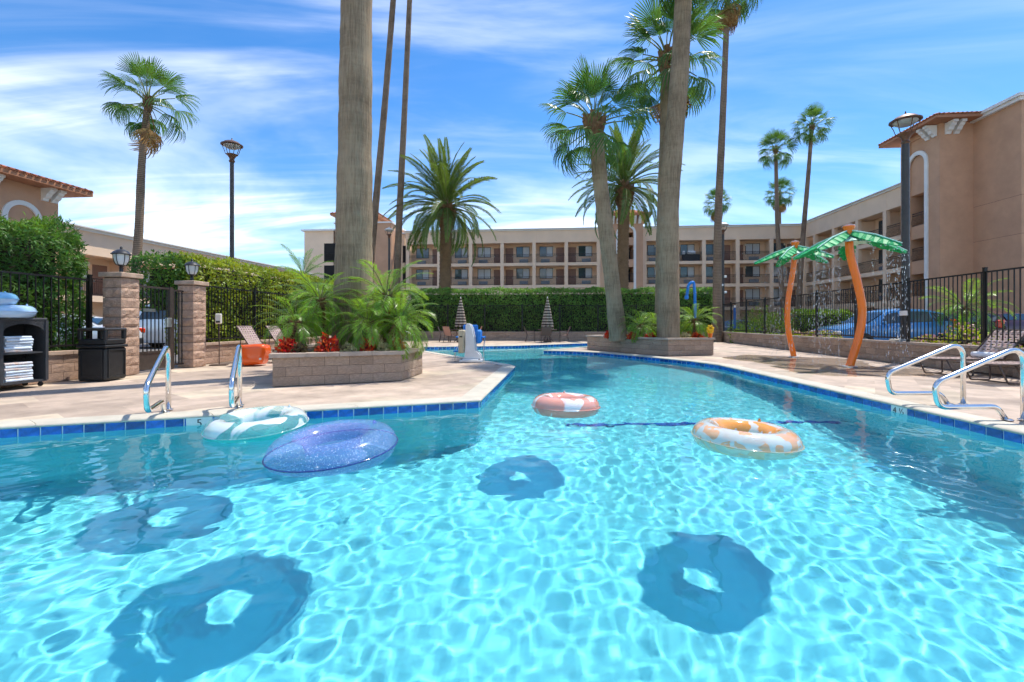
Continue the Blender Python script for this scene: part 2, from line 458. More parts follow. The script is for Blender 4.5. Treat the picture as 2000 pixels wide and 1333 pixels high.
# ------------------------------------------------------------------ ground and deck
M_asphalt = mat('asphalt', (0.17, 0.16, 0.15), 0.9, var=0.25, vscale=1.5, bump=0.3, bscale=80, coords='World')
M_soil = mat('soil', (0.09, 0.06, 0.04), 0.95, var=0.4, vscale=8, bump=0.8, bscale=25)
DECK = [(-9.9, -3.0), (8.72, -3.0), (12.9, 29.05), (-6.72, 30.15)]
V, T = cdt([(-400, -60), (400, -60), (400, 600), (-400, 600)], [DECK])
m = MB(); m.add([(x, y, -0.05) for x, y in V], [t if ((V[t[1]][0]-V[t[0]][0])*(V[t[2]][1]-V[t[0]][1])-(V[t[1]][1]-V[t[0]][1])*(V[t[2]][0]-V[t[0]][0])) > 0 else t[::-1] for t in T])
tag(m.build('ground', M_asphalt), 'grey asphalt of the parking lot around the court', kind='structure')
V, T = cdt(DECK, [OUTER])
m = MB(); m.add([(x, y, -0.011) for x, y in V], [t if ((V[t[1]][0]-V[t[0]][0])*(V[t[2]][1]-V[t[0]][1])-(V[t[1]][1]-V[t[0]][1])*(V[t[2]][0]-V[t[0]][0])) > 0 else t[::-1] for t in T])
deck = tag(m.build('pool_deck', M_joint), 'tan stamped concrete deck around the pool', kind='structure')
# the stamped slabs: rows at an angle, cut to the deck's outline
DA = math.radians(52); dx = Vector((math.cos(DA), math.sin(DA), 0)); dy = Vector((-math.sin(DA), math.cos(DA), 0))
bm = bmesh.new()
bv = [bm.verts.new((x, y, 0)) for x, y in V]
for t in T:
    try: bm.faces.new([bv[i] for i in t])
    except ValueError: pass
rr = random.Random(3)
rows = []; yv = -14.0
while yv < 34: rows.append(yv); yv += rr.choice((0.42, 0.62, 0.62, 0.84))
for yv in rows:
    bmesh.ops.bisect_plane(bm, geom=bm.verts[:] + bm.edges[:] + bm.faces[:], plane_co=dy * yv, plane_no=dy)
byrow = {}
for f in bm.faces:
    c = f.calc_center_median(); k = int(np.searchsorted(rows, c.dot(dy))); byrow.setdefault(k, []).append([v.co.copy() for v in f.verts])
bm.free()
slabs = []
for k, faces in byrow.items():
    b2 = bmesh.new()
    for f in faces: b2.faces.new([b2.verts.new(c) for c in f])
    bmesh.ops.remove_doubles(b2, verts=b2.verts[:], dist=1e-4)
    xs_ = [v.co.dot(dx) for v in b2.verts]; x = min(xs_) - rr.random(); cuts = []
    while x < max(xs_): cuts.append(x); x += rr.choice((0.62, 0.84, 1.05, 1.26))
    for x in cuts: bmesh.ops.bisect_plane(b2, geom=b2.verts[:] + b2.edges[:] + b2.faces[:], plane_co=dx * x, plane_no=dx)
    cells = {}
    for f in b2.faces: cells.setdefault(int(np.searchsorted(cuts, f.calc_center_median().dot(dx))), []).append([v.co.copy() for v in f.verts])
    b2.free(); slabs += list(cells.values())
parts = []
for faces in slabs:
    b2 = bmesh.new()
    for f in faces: b2.faces.new([b2.verts.new(c) for c in f])
    bmesh.ops.remove_doubles(b2, verts=b2.verts[:], dist=1e-4)
    area = sum(f.calc_area() for f in b2.faces)
    if area < 0.012: b2.free(); continue
    b2.normal_update()
    for f in b2.faces:
        if f.normal.z < 0: f.normal_flip()
    bmesh.ops.dissolve_limit(b2, angle_limit=0.01, verts=b2.verts[:], edges=b2.edges[:])
    for v in b2.verts: v.co.z = -0.010
    try:
        # an open joint all round, then a worn edge
        r_ = bmesh.ops.inset_region(b2, faces=b2.faces[:], thickness=0.018, depth=0.0, use_even_offset=True)
        bmesh.ops.delete(b2, geom=r_['faces'], context='FACES')
        bmesh.ops.inset_region(b2, faces=b2.faces[:], thickness=0.007, depth=0.0, use_even_offset=True)
    except Exception: pass
    if not b2.verts: b2.free(); continue
    lift = rr.uniform(-0.0008, 0.0008)
    for v in b2.verts:
        if not v.is_boundary: v.co.z = lift
    c = sum((v.co for v in b2.verts), Vector()) / len(b2.verts)
    parts.append((c.copy(), area, b2))
def seen(c):
    return c.y > 3.5 and abs(c.x) < c.y * 1.16
parts.sort(key=lambda p: -(p[1] / p[0].y ** 3 if seen(p[0]) else 0))
rest = bmesh.new()
for i, (c, area, b2) in enumerate(parts):
    me = bpy.data.meshes.new('slab'); b2.to_mesh(me); b2.free()
    if i < 300 and seen(c):
        me.materials.append(M_deck); link('slab', me, deck)
    else: rest.from_mesh(me); bpy.data.meshes.remove(me)
me = bpy.data.meshes.new('far_slabs'); rest.to_mesh(me); rest.free(); me.materials.append(M_deck)
tag(link('far_slabs', me, deck), kind='stuff')

# ------------------------------------------------------------------ block walls
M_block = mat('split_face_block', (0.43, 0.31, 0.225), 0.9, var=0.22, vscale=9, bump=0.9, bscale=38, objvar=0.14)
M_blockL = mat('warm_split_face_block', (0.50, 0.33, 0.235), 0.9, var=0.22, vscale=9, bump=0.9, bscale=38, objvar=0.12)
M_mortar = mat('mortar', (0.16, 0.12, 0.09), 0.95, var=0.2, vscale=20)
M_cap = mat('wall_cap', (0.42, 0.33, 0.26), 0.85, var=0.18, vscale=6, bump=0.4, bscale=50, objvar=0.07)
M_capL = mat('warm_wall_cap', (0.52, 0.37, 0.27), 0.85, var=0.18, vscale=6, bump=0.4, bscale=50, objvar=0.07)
def block_mesh(seed, rough=0.012):
    """unit block 1 x 1 x 1 (scaled on placing); front face at y=-0.5 is broken stone"""
    r = random.Random(seed); nx_, nz_ = 6, 4; vs = []; fs = []
    for j in range(nz_ + 1):
        for i in range(nx_ + 1):
            e = 0.0 if i in (0, nx_) or j in (0, nz_) else 1.0
            vs.append((-0.5 + i / nx_, -0.5 - e * r.uniform(0.0, 1) * rough / 0.2 - (0 if e else -0.015), -0.5 + j / nz_))
    for j in range(nz_):
        for i in range(nx_):
            a = j * (nx_ + 1) + i; fs.append((a, a + 1, a + nx_ + 2, a + nx_ + 1))
    o = len(vs)
    vs += [(-0.5, 0.5, -0.5), (0.5, 0.5, -0.5), (0.5, 0.5, 0.5), (-0.5, 0.5, 0.5)]
    bl, br, tl, tr = 0, nx_, nz_ * (nx_ + 1), nz_ * (nx_ + 1) + nx_
    fs += [(o + 1, o, o + 3, o + 2), tuple([o, o + 1] + list(range(br, bl - 1, -1))), tuple([o + 3] + list(range(tl, tr + 1)) + [o + 2]),
           tuple([o + 3, o] + [j * (nx_ + 1) for j in range(nz_ + 1)]), tuple([o + 1, o + 2] + [j * (nx_ + 1) + nx_ for j in range(nz_, -1, -1)])]
    m = MB(); m.add(vs, fs); return m
BLOCKS = {}
for nm, mt in (('tan', M_block), ('warm', M_blockL)):
    BLOCKS[nm] = []
    for s_ in range(5):
        me = block_mesh(s_ + 10).mesh('block'); me.materials.append(mt); BLOCKS[nm].append(me)
def course_wall(parent, a, b, height, thick, cap=0.065, rows=3, blen=0.42, kind='tan', ends=(0, 0), capover=0.035, z0=0.0):
    """split-face blocks from a to b (outer face to the right of a->b), with cap stones"""
    a = Vector((a[0], a[1], 0)); b_ = Vector((b[0], b[1], 0)); e = b_ - a; L = e.length; e.normalize(); out_ = Vector((e.y, -e.x, 0))
    ang = math.atan2(e.y, e.x); hh = (height - cap) / rows
    core = MB(); mid = (a + b_) / 2 - out_ * (thick / 2); core.box((mid.x, mid.y, z0 + (height - cap) / 2), (L - 0.02, thick - 0.03, height - cap - 0.004), rz=ang)
    core.build('mortar_core', M_mortar, parent)
    for r_ in range(rows):
        xs_ = [0.0]; x = blen if r_ % 2 == 0 else blen / 2
        while x < L - 0.12: xs_.append(x); x += blen
        xs_.append(L)
        for i in range(len(xs_) - 1):
            w_ = xs_[i + 1] - xs_[i] - 0.008; c = a + e * ((xs_[i] + xs_[i + 1]) / 2) - out_ * (0.06 + random.uniform(0, 0.004))
            o = link('block', random.choice(BLOCKS[kind]), parent, (c.x, c.y, z0 + hh * (r_ + 0.5)), ang)
            o.scale = (w_, 0.12, hh - 0.008)
    if cap > 0:
        k = max(1, round(L / 0.62)); cm = M_cap if kind == 'tan' else M_capL
        me = MB().box((0, 0, 0), (1, 1, 1), bev=0.02).mesh('cap_stone'); me.materials.append(cm)
        for j in range(k):
            x0 = L * j / k - (ends[0] if j == 0 else 0); x1 = L * (j + 1) / k + (ends[1] if j == k - 1 else 0)
            c = a + e * ((x0 + x1) / 2) - out_ * (thick / 2 - capover / 2)
            o = link('cap_stone', me, parent, (c.x, c.y, z0 + height - cap / 2 + random.uniform(-.001, .001)), ang); o.scale = (x1 - x0 - 0.006, thick + capover, cap)
def lw(y): return -9.35 + 0.0889 * y           # pool-side face of the left wall
def rw(y): return 10.2 + 0.131 * (y - 9.2)      # pool-side face of the right wall
wl1 = thing('block_wall', 'low tan block wall behind the black towel cart and bin', 'wall', (lw(7), 7, 0)); wl1.location = (0, 0, 0)
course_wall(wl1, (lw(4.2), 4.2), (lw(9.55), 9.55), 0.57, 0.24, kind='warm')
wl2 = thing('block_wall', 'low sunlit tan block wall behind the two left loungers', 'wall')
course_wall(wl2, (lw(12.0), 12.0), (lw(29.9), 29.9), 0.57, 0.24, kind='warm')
wb = thing('block_wall', 'long low block wall under the far clipped hedge', 'wall')
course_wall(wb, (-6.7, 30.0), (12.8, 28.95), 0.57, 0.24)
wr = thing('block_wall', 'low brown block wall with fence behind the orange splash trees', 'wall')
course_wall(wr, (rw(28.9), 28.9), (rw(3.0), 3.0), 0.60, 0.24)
# planting bed held by the right wall
def strip(y0, y1, w0, w1, n_=8):
    ys_ = [y0 + (y1 - y0) * i / n_ for i in range(n_ + 1)]
    return [(rw(y) + w0, y) for y in ys_], [(rw(y) + w1, y) for y in ys_]
aL, aR = strip(3.0, 28.7, 0.245, 0.85)
m = MB(); m.ribbon([(x, y, 0.5) for x, y in aL], [(x, y, 0.46) for x, y in aR]); m.ribbon([(x, y, 0.46) for x, y in aR], [(x, y, -0.06) for x, y in aR])
m.f = [f[::-1] for f in m.f]
tag(m.build('planting_bed', M_soil), 'raised soil bed between the right wall and the parking lot', kind='structure')

def planter(name, label, poly, height, rows, kind='tan'):
    p = thing(name, label, 'planter'); n_ = len(poly)
    for i in range(n_):
        course_wall(p, poly[i], poly[(i + 1) % n_], height, 0.26, cap=0.0, rows=rows, kind=kind)
    # cap ring, mitred at the corners, laid as stones
    o_out = offset_poly(poly, 0.05); o_in = offset_poly(poly, -0.30)
    for i in range(n_):
        a, b_, c, d = [Vector(q + (0,)) for q in (o_out[i], o_out[(i + 1) % n_], o_in[(i + 1) % n_], o_in[i])]
        k = max(1, round((b_ - a).length / 0.65))
        for j in range(k):
            u0, u1 = j / k + (0.002 if j else 0), (j + 1) / k - (0.002 if j < k - 1 else 0)
            q = [a.lerp(b_, u0), a.lerp(b_, u1), d.lerp(c, u1), d.lerp(c, u0)]
            st = MB(); st.prism([(v.x, v.y) for v in q], height + 0.002, height + 0.07)
            st.build('cap_stone', M_cap, p)
    V_, T_ = cdt(offset_poly(poly, -0.24)); s_ = MB()
    s_.add([(x, y, height - 0.02 + 0.05 * math.sin(x * 3) * math.cos(y * 2.3)) for x, y in V_], [t_ if ((V_[t_[1]][0]-V_[t_[0]][0])*(V_[t_[2]][1]-V_[t_[0]][1])-(V_[t_[1]][1]-V_[t_[0]][1])*(V_[t_[2]][0]-V_[t_[0]][0])) > 0 else t_[::-1] for t_ in T_])
    s_.build('soil', M_soil, p)
    return p
PL = [(-4.15, 7.98), (-2.13, 8.84), (-1.98, 10.2), (-2.9, 12.6), (-4.7, 13.0), (-5.45, 11.3)]
PR = [(3.18, 19.5), (5.26, 15.5), (6.99, 15.97), (7.5, 19.6), (5.2, 21.4)]
planter('stone_planter', 'six-sided block planter at left with the huge palm trunk', PL, 0.50, 3)
planter('stone_planter', 'block planter on the far right deck with leaning palms', PR, 0.53, 3)

# ------------------------------------------------------------------ gate pillars, lanterns, gate
M_iron = mat('black_iron', (0.012, 0.011, 0.010), 0.45, metal=0.0, var=0.3, vscale=12, spec=0.5)
M_bronze = mat('bronze_paint', (0.055, 0.042, 0.034), 0.42, var=0.3, vscale=10)
M_frost = mat('frosted_glass', (0.82, 0.85, 0.84), 0.35, var=0.06, vscale=8, trans=0.25)
M_lampblk = mat('lantern_black', (0.02, 0.02, 0.022), 0.35, var=0.2, vscale=20, spec=0.6)
def pillar(px, py, label):
    p = thing('gate_pillar', label, 'pillar', (px, py, 0), COURT, 'gate pillars'); w_ = 0.42; hh = 0.205
    MB().box((0, 0, 1.08), (w_ - 0.05, w_ - 0.05, 2.16)).build('mortar_core', M_mortar, p)
    for r_ in range(10):
        big = MB()
        # one block of rough stone per course, worked on its four sides
        rr_ = random.Random(int(px * 100) + r_ * 7 + int(py * 31)); k = 5; ring = []
        for zi, zz_ in enumerate((0.004, 0.06, 0.145, 0.2)):
            row = []
            for s in range(4):
                for i in range(k):
                    t_ = -0.5 + i / k; base = w_ / 2
                    q = {0: (t_ * w_, -base), 1: (base, t_ * w_), 2: (-t_ * w_, base), 3: (-base, -t_ * w_)}[s]
                    nrm = {0: (0, -1), 1: (1, 0), 2: (0, 1), 3: (-1, 0)}[s]
                    d_ = (rr_.uniform(0.0, 0.03) if (zi in (1, 2) and i) else rr_.uniform(-0.006, 0.004))
                    row.append((q[0] + nrm[0] * d_, q[1] + nrm[1] * d_, hh * r_ + zz_))
            ring.append(row)
        N = 4 * k; vs_ = [v for row in ring for v in row]; fs_ = []
        for zi in range(3):
            for j in range(N): fs_.append((zi * N + j, zi * N + (j + 1) % N, (zi + 1) * N + (j + 1) % N, (zi + 1) * N + j))
        fs_.append(tuple(range(N))[::-1]); fs_.append(tuple(3 * N + j for j in range(N)))
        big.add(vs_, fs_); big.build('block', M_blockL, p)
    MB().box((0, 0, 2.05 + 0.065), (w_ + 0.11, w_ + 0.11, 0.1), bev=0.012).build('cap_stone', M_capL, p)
    return p
C1 = Vector((lw(9.8) + 0.17, 9.80, 0)); C2 = Vector((lw(11.72) + 0.17, 11.72, 0))
pillar(C1.x, C1.y, 'near block gate pillar, behind the black trash can')
pillar(C2.x, C2.y, 'far block gate pillar, right of the iron gate')
def lantern(loc, s, label):
    t_ = thing('pillar_lantern', label, 'lantern', loc, 0.4, 'lanterns on the gate pillars')
    m = MB(); m.smooth = True
    m.lathe([(0.062, 0), (0.062, 0.02), (0.04, 0.03), (0.034, 0.10), (0.048, 0.12), (0.03, 0.135), (0.05, 0.16), (0.085, 0.185)], n=16)
    o = m.build('post', M_lampblk, t_); autosmooth(o)
    g = MB(); g.lathe([(0.075, 0.18), (0.10, 0.21), (0.125, 0.27), (0.138, 0.34), (0.142, 0.42)], n=12); autosmooth(g.build('glass', M_frost, t_), 50)
    m = MB()
    for k in range(6):
        a = k * PI / 3 + 0.2
        m.tube([((r_ + 0.006) * math.cos(a), (r_ + 0.006) * math.sin(a), z_) for r_, z_ in ((0.075, 0.18), (0.10, 0.21), (0.125, 0.27), (0.138, 0.34), (0.142, 0.42))], 0.008, 6)
    m.build('cage', M_lampblk, t_)
    m = MB(); m.lathe([(0.185, 0.415), (0.19, 0.428), (0.17, 0.445), (0.135, 0.485), (0.075, 0.52), (0.03, 0.535), (0.018, 0.55), (0.028, 0.565), (0.02, 0.585), (0.0, 0.61)], n=20)
    autosmooth(m.build('cap', M_lampblk, t_), 30)
    t_.scale = (s, s, s)
lantern((C1.x, C1.y, 2.166), 0.95, 'frosted lantern on the near gate pillar')
lantern((C2.x, C2.y, 2.166), 0.95, 'frosted lantern on the far gate pillar')

PICK = MB().box((0, 0, 0.5), (1, 1, 1)).mesh('picket'); PICK.materials.append(M_iron)
def fence(label, a, b, z0, z1, post_step=2.4, pick=0.115, singly=True, mat_=None, postend=(True, True)):
    f = thing('iron_fence', label, 'fence'); a = Vector((a[0], a[1], 0)); b_ = Vector((b[0], b[1], 0)); e = b_ - a; L = e.length; e.normalize()
    ang = math.atan2(e.y, e.x); k = max(1, round(L / post_step))
    for j in range(k + 1):
        if (j == 0 and not postend[0]) or (j == k and not postend[1]): continue
        p = a + e * (L * j / k); m = MB(); m.box((0, 0, (z1 - z0 + 0.06) / 2), (0.058, 0.058, z1 - z0 + 0.06)); m.box((0, 0, z1 - z0 + 0.068), (0.07, 0.07, 0.018))
        m.build('post', M_iron, f, (p.x, p.y, z0), ang)
    mid = (a + b_) / 2
    for z_ in (z0 + 0.10, z1 - 0.03):
        MB().box((0, 0, 0), (L, 0.032, 0.035)).build('rail', M_iron, f, (mid.x, mid.y, z_), ang)
    npk = int(L / pick); J = MB()
    for j in range(npk):
        p = a + e * (L * (j + 0.5) / npk)
        if singly:
            o = link('picket', PICK, f, (p.x, p.y, z0 + 0.06), ang); o.scale = (0.017, 0.017, z1 - z0 - 0.075)
        else: J.box((p.x, p.y, (z0 + 0.06 + z1 - 0.015) / 2), (0.017, 0.017, z1 - z0 - 0.075), rz=ang)
    if not singly: tag(J.build('pickets', M_iron, f), kind='stuff')
    return f
fl = lambda y: (lw(y) - 0.12, y)
fence('black iron fence with leafy hedge behind it, left of the gate', fl(4.3), fl(9.42), 0.57, 2.02, pick=0.13)
fence('black iron fence in front of the vine hedge, behind left loungers', fl(12.1), fl(29.8), 0.57, 2.15, post_step=2.5, pick=0.125)
fence('dark fence hidden against the far clipped hedge', (-6.6, 30.12), (12.75, 29.07), 0.57, 2.28, singly=False)
FR = fence('tall black iron fence along the right wall before the parking lot', (rw(28.8) + 0.12, 28.8), (rw(3.2) + 0.12, 3.2), 0.60, 2.26, post_step=2.45, pick=0.128)

# gate between the pillars
gate = thing('iron_gate', 'closed dark iron gate between the two block pillars', 'gate', (lw(10.75) + 0.12, 10.75, 0), COURT)
m = MB(); 
for y_ in (-0.70, 0.36): m.box((0, y_, 0.985), (0.075, 0.075, 1.97))
m.box((0, -0.17, 1.93), (0.045, 1.06, 0.045)); m.box((0, -0.17, 0.44), (0.045, 1.06, 0.045))
m.build('gate_frame', M_bronze, gate)
MB().box((0, -0.17, 0.23), (0.02, 0.99, 0.37)).build('kick_plate', M_bronze, gate)
for j in range(9): 
    o = link('picket', PICK, gate, (0, -0.59 + j * 0.105, 0.45)); o.scale = (0.017, 0.017, 1.47)
M_steel = mat('brushed_steel', (0.62, 0.63, 0.63), 0.3, metal=1.0, var=0.1, vscale=30)
m = MB(); m.box((0.045, 0.27, 1.12), (0.07, 0.13, 0.22), bev=0.01); m.box((0.10, 0.22, 1.09), (0.03, 0.12, 0.02)); m.build('lock_box', M_steel, gate)
MB().box((0.03, -0.24, 1.40), (0.008, 0.32, 0.07)).build('name_plate', M_steel, gate)
sp = thing('iron_fence', 'narrow dark iron panel joining gate to far pillar', 'fence', (lw(11.4) + 0.12, 11.38, 0), COURT)
m = MB()
for y_ in (-0.20, 0.17): m.box((0, y_, 0.97), (0.05, 0.05, 1.94))
m.box((0, -0.015, 1.9), (0.035, 0.37, 0.035)); m.box((0, -0.015, 0.1), (0.035, 0.37, 0.035)); m.build('frame', M_bronze, sp)
for j in range(3):
    o = link('picket', PICK, sp, (0, -0.11 + j * 0.095, 0.1)); o.scale = (0.017, 0.017, 1.8)
# ------------------------------------------------------------------ foliage tools
def leafmat(name, col, col2, rough=0.5, trans=0.35, island=0.28, vscale=1.2, spec=0.4):
    if name in MATS: return MATS[name]
    m = mat(name, col, rough, col2=col2, vscale=vscale, island=island, spec=spec, coords='World', detail=3)
    t = m.node_tree; p = t.nodes['Principled BSDF']; o = [n for n in t.nodes if n.type == 'OUTPUT_MATERIAL'][0]
    tr = t.nodes.new('ShaderNodeBsdfTranslucent'); mx = t.nodes.new('ShaderNodeMixShader'); mx.inputs[0].default_value = trans
    src = p.inputs['Base Color'].links[0].from_socket
    hs = t.nodes.new('ShaderNodeHueSaturation'); hs.inputs['Hue'].default_value = 0.485; hs.inputs['Saturation'].default_value = 1.1; hs.inputs['Value'].default_value = 1.5
    t.links.new(src, hs.inputs['Color']); t.links.new(hs.outputs[0], tr.inputs['Color'])
    t.links.new(p.outputs[0], mx.inputs[1]); t.links.new(tr.outputs[0], mx.inputs[2]); t.links.new(mx.outputs[0], o.inputs['Surface'])
    return m
ML_hedge = leafmat('clipped_hedge_leaf', (0.095, 0.215, 0.045), (0.22, 0.39, 0.08))
ML_vine = leafmat('vine_leaf', (0.15, 0.23, 0.03), (0.34, 0.40, 0.05))
ML_loose = leafmat('loose_hedge_leaf', (0.05, 0.14, 0.035), (0.15, 0.28, 0.045))
ML_bright = leafmat('bright_shrub_leaf', (0.09, 0.20, 0.018), (0.20, 0.32, 0.025))
ML_fan = leafmat('fan_palm_leaf', (0.045, 0.125, 0.028), (0.12, 0.225, 0.045), rough=0.34, island=0.3, vscale=0.8)
ML_date = leafmat('date_palm_leaf', (0.065, 0.125, 0.026), (0.16, 0.225, 0.045), rough=0.38, island=0.3, vscale=0.8)
ML_pyg = leafmat('pygmy_palm_leaf', (0.11, 0.26, 0.03), (0.27, 0.43, 0.06), rough=0.3, island=0.3, vscale=1.2, trans=0.4)
ML_dead = leafmat('dead_palm_leaf', (0.28, 0.17, 0.07), (0.42, 0.29, 0.13), rough=0.8, island=0.3)
M_twig_core = mat('twigs_and_dark_core', (0.035, 0.030, 0.018), 0.95, var=0.5, vscale=6)  # bush stems, and the dark box that blocks light inside hedges
M_petiole = mat('palm_stalk', (0.16, 0.20, 0.05), 0.5, var=0.25, vscale=5)

def unit(v): return v / np.maximum(np.linalg.norm(v, axis=-1, keepdims=True), 1e-9)
def leaves(C, D, N, L, W, droop=0.0):
    """one pointed, folded quad per leaf"""
    C = np.asarray(C, float); D = unit(D); S = unit(np.cross(D, N)); N = np.cross(S, D)
    L = np.broadcast_to(L, (len(C),))[:, None]; W = np.broadcast_to(W, (len(C),))[:, None]
    b = C; m1 = C + D * L * 0.45 + S * W * 0.5 + N * W * 0.15; m2 = C + D * L * 0.45 - S * W * 0.5 + N * W * 0.15; tp = C + D * L - N * L * droop
    v = np.stack([b, m1, tp, m2], 1).reshape(-1, 3); q = np.arange(len(C) * 4).reshape(-1, 4)
    return v, q
def vnoise(P, scale, seed):
    """cheap smooth noise from sums of sines"""
    r = np.random.default_rng(seed); out_ = np.zeros(len(P))
    for i in range(7):
        k = r.normal(size=3) * scale * (1 + 0.55 * i); out_ += np.sin(P @ k + r.uniform(0, 6.28)) / (1 + 0.45 * i)
    return out_ / 2.6
def hedge(name, label, base, ang, L, T_, z0, z1, mat_, dens=300, leaf=(0.07, 0.045), lump=0.10, seed=1, cat='hedge', round_=0.15, faces='ftlrb', core=0.22, hang=0.2, rag=0.0):
    """clipped hedge: a dark light-blocking box under a shell of single leaves. local x along, -y is the front"""
    h = thing(name, label, cat, base, ang); r = np.random.default_rng(seed); H = z1 - z0; P = []; N = []
    def face(n_, fn, nv): 
        u, v = r.random(n_), r.random(n_); P.append(fn(u, v)); N.append(np.tile(nv, (n_, 1)))
    if 'f' in faces: face(int(dens * L * H), lambda u, v: np.stack([u * L, 0 * u, z0 + v * H], 1), (0, -1, 0))
    if 'b' in faces: face(int(dens * L * H * 0.35), lambda u, v: np.stack([u * L, 0 * u + T_, z0 + v * H], 1), (0, 1, 0))
    if 't' in faces: face(int(dens * L * T_), lambda u, v: np.stack([u * L, v * T_, 0 * u + z1], 1), (0, 0, 1))
    if 'l' in faces: face(int(dens * T_ * H), lambda u, v: np.stack([0 * u, u * T_, z0 + v * H], 1), (-1, 0, 0))
    if 'r' in faces: face(int(dens * T_ * H), lambda u, v: np.stack([0 * u + L, u * T_, z0 + v * H], 1), (1, 0, 0))
    P = np.concatenate(P); N = np.concatenate(N).astype(float)
    # round the long top edges
    e = np.minimum(P[:, 1], T_ - P[:, 1]); top = z1 - P[:, 2]
    k = np.clip(1 - e / round_, 0, 1) * np.clip(1 - top / round_, 0, 1)
    P[:, 2] -= k * round_ * 0.4; 
    d = vnoise(P, 2.2, seed) * lump + r.uniform(-1, 0.35, len(P)) * 0.10 + vnoise(P, 9.0, seed + 5) * lump * 0.5
    P = P + N * d[:, None]
    if rag > 0: P[:, 2] += np.where(N[:, 2] > 0.5, np.abs(r.normal(0, rag, len(P))), 0)
    D = N * 0.55 + r.normal(0, 0.55, P.shape); D[:, 2] -= hang * (N[:, 2] < 0.5)
    nn = N + r.normal(0, 0.45, P.shape); 
    v, q = leaves(P, D, nn, leaf[0] * r.uniform(0.6, 1.35, len(P)), leaf[1] * r.uniform(0.7, 1.3, len(P)), 0.1)
    link('foliage', np_mesh('foliage', v, q, [mat_]), h)
    c = MB(); c.box((L / 2, T_ / 2, (z0 + z1 - core) / 2), (max(0.1, L - 2 * core), max(0.06, T_ - 2 * core), H - core)); c.build('dark_core', M_twig_core, h)  # added solid box, blocks light between the leaves
    return h
def bush(name, label, loc, r_, h_, mat_, n_=500, leaf=(0.08, 0.05), seed=1, cat='shrub', group=None, stem=True, up=0.4):
    """free leafy bush"""
    t_ = thing(name, label, cat, loc, 0, group); r = np.random.default_rng(seed)
    d = unit(r.normal(size=(n_, 3))); d[:, 2] = np.abs(d[:, 2]) * 1.0 - 0.12
    rad = r.uniform(0.45, 1.0, n_) ** 0.6; P = d * np.array([r_, r_, h_]) * rad[:, None]
    P *= (1 + 0.25 * vnoise(P / max(r_, 1e-3), 2.5, seed))[:, None]; P[:, 2] = np.maximum(P[:, 2], 0.02)
    D = d + r.normal(0, 0.45, d.shape); D[:, 2] += up
    v, q = leaves(P, D, d + r.normal(0, 0.5, d.shape), leaf[0] * r.uniform(0.6, 1.3, n_), leaf[1] * r.uniform(0.7, 1.2, n_), 0.15)
    link('foliage', np_mesh('foliage', v, q, [mat_]), t_)
    if stem:
        s_ = MB()
        for k in range(5):
            a = k * 1.26 + seed; s_.tube([(0, 0, -0.03), (math.cos(a) * r_ * 0.25, math.sin(a) * r_ * 0.25, h_ * 0.4), (math.cos(a) * r_ * 0.5, math.sin(a) * r_ * 0.5, h_ * 0.75)], [0.02 * r_ / 0.4, 0.012, 0.005], 5)
        s_.build('stems', M_twig_core, t_)
    return t_

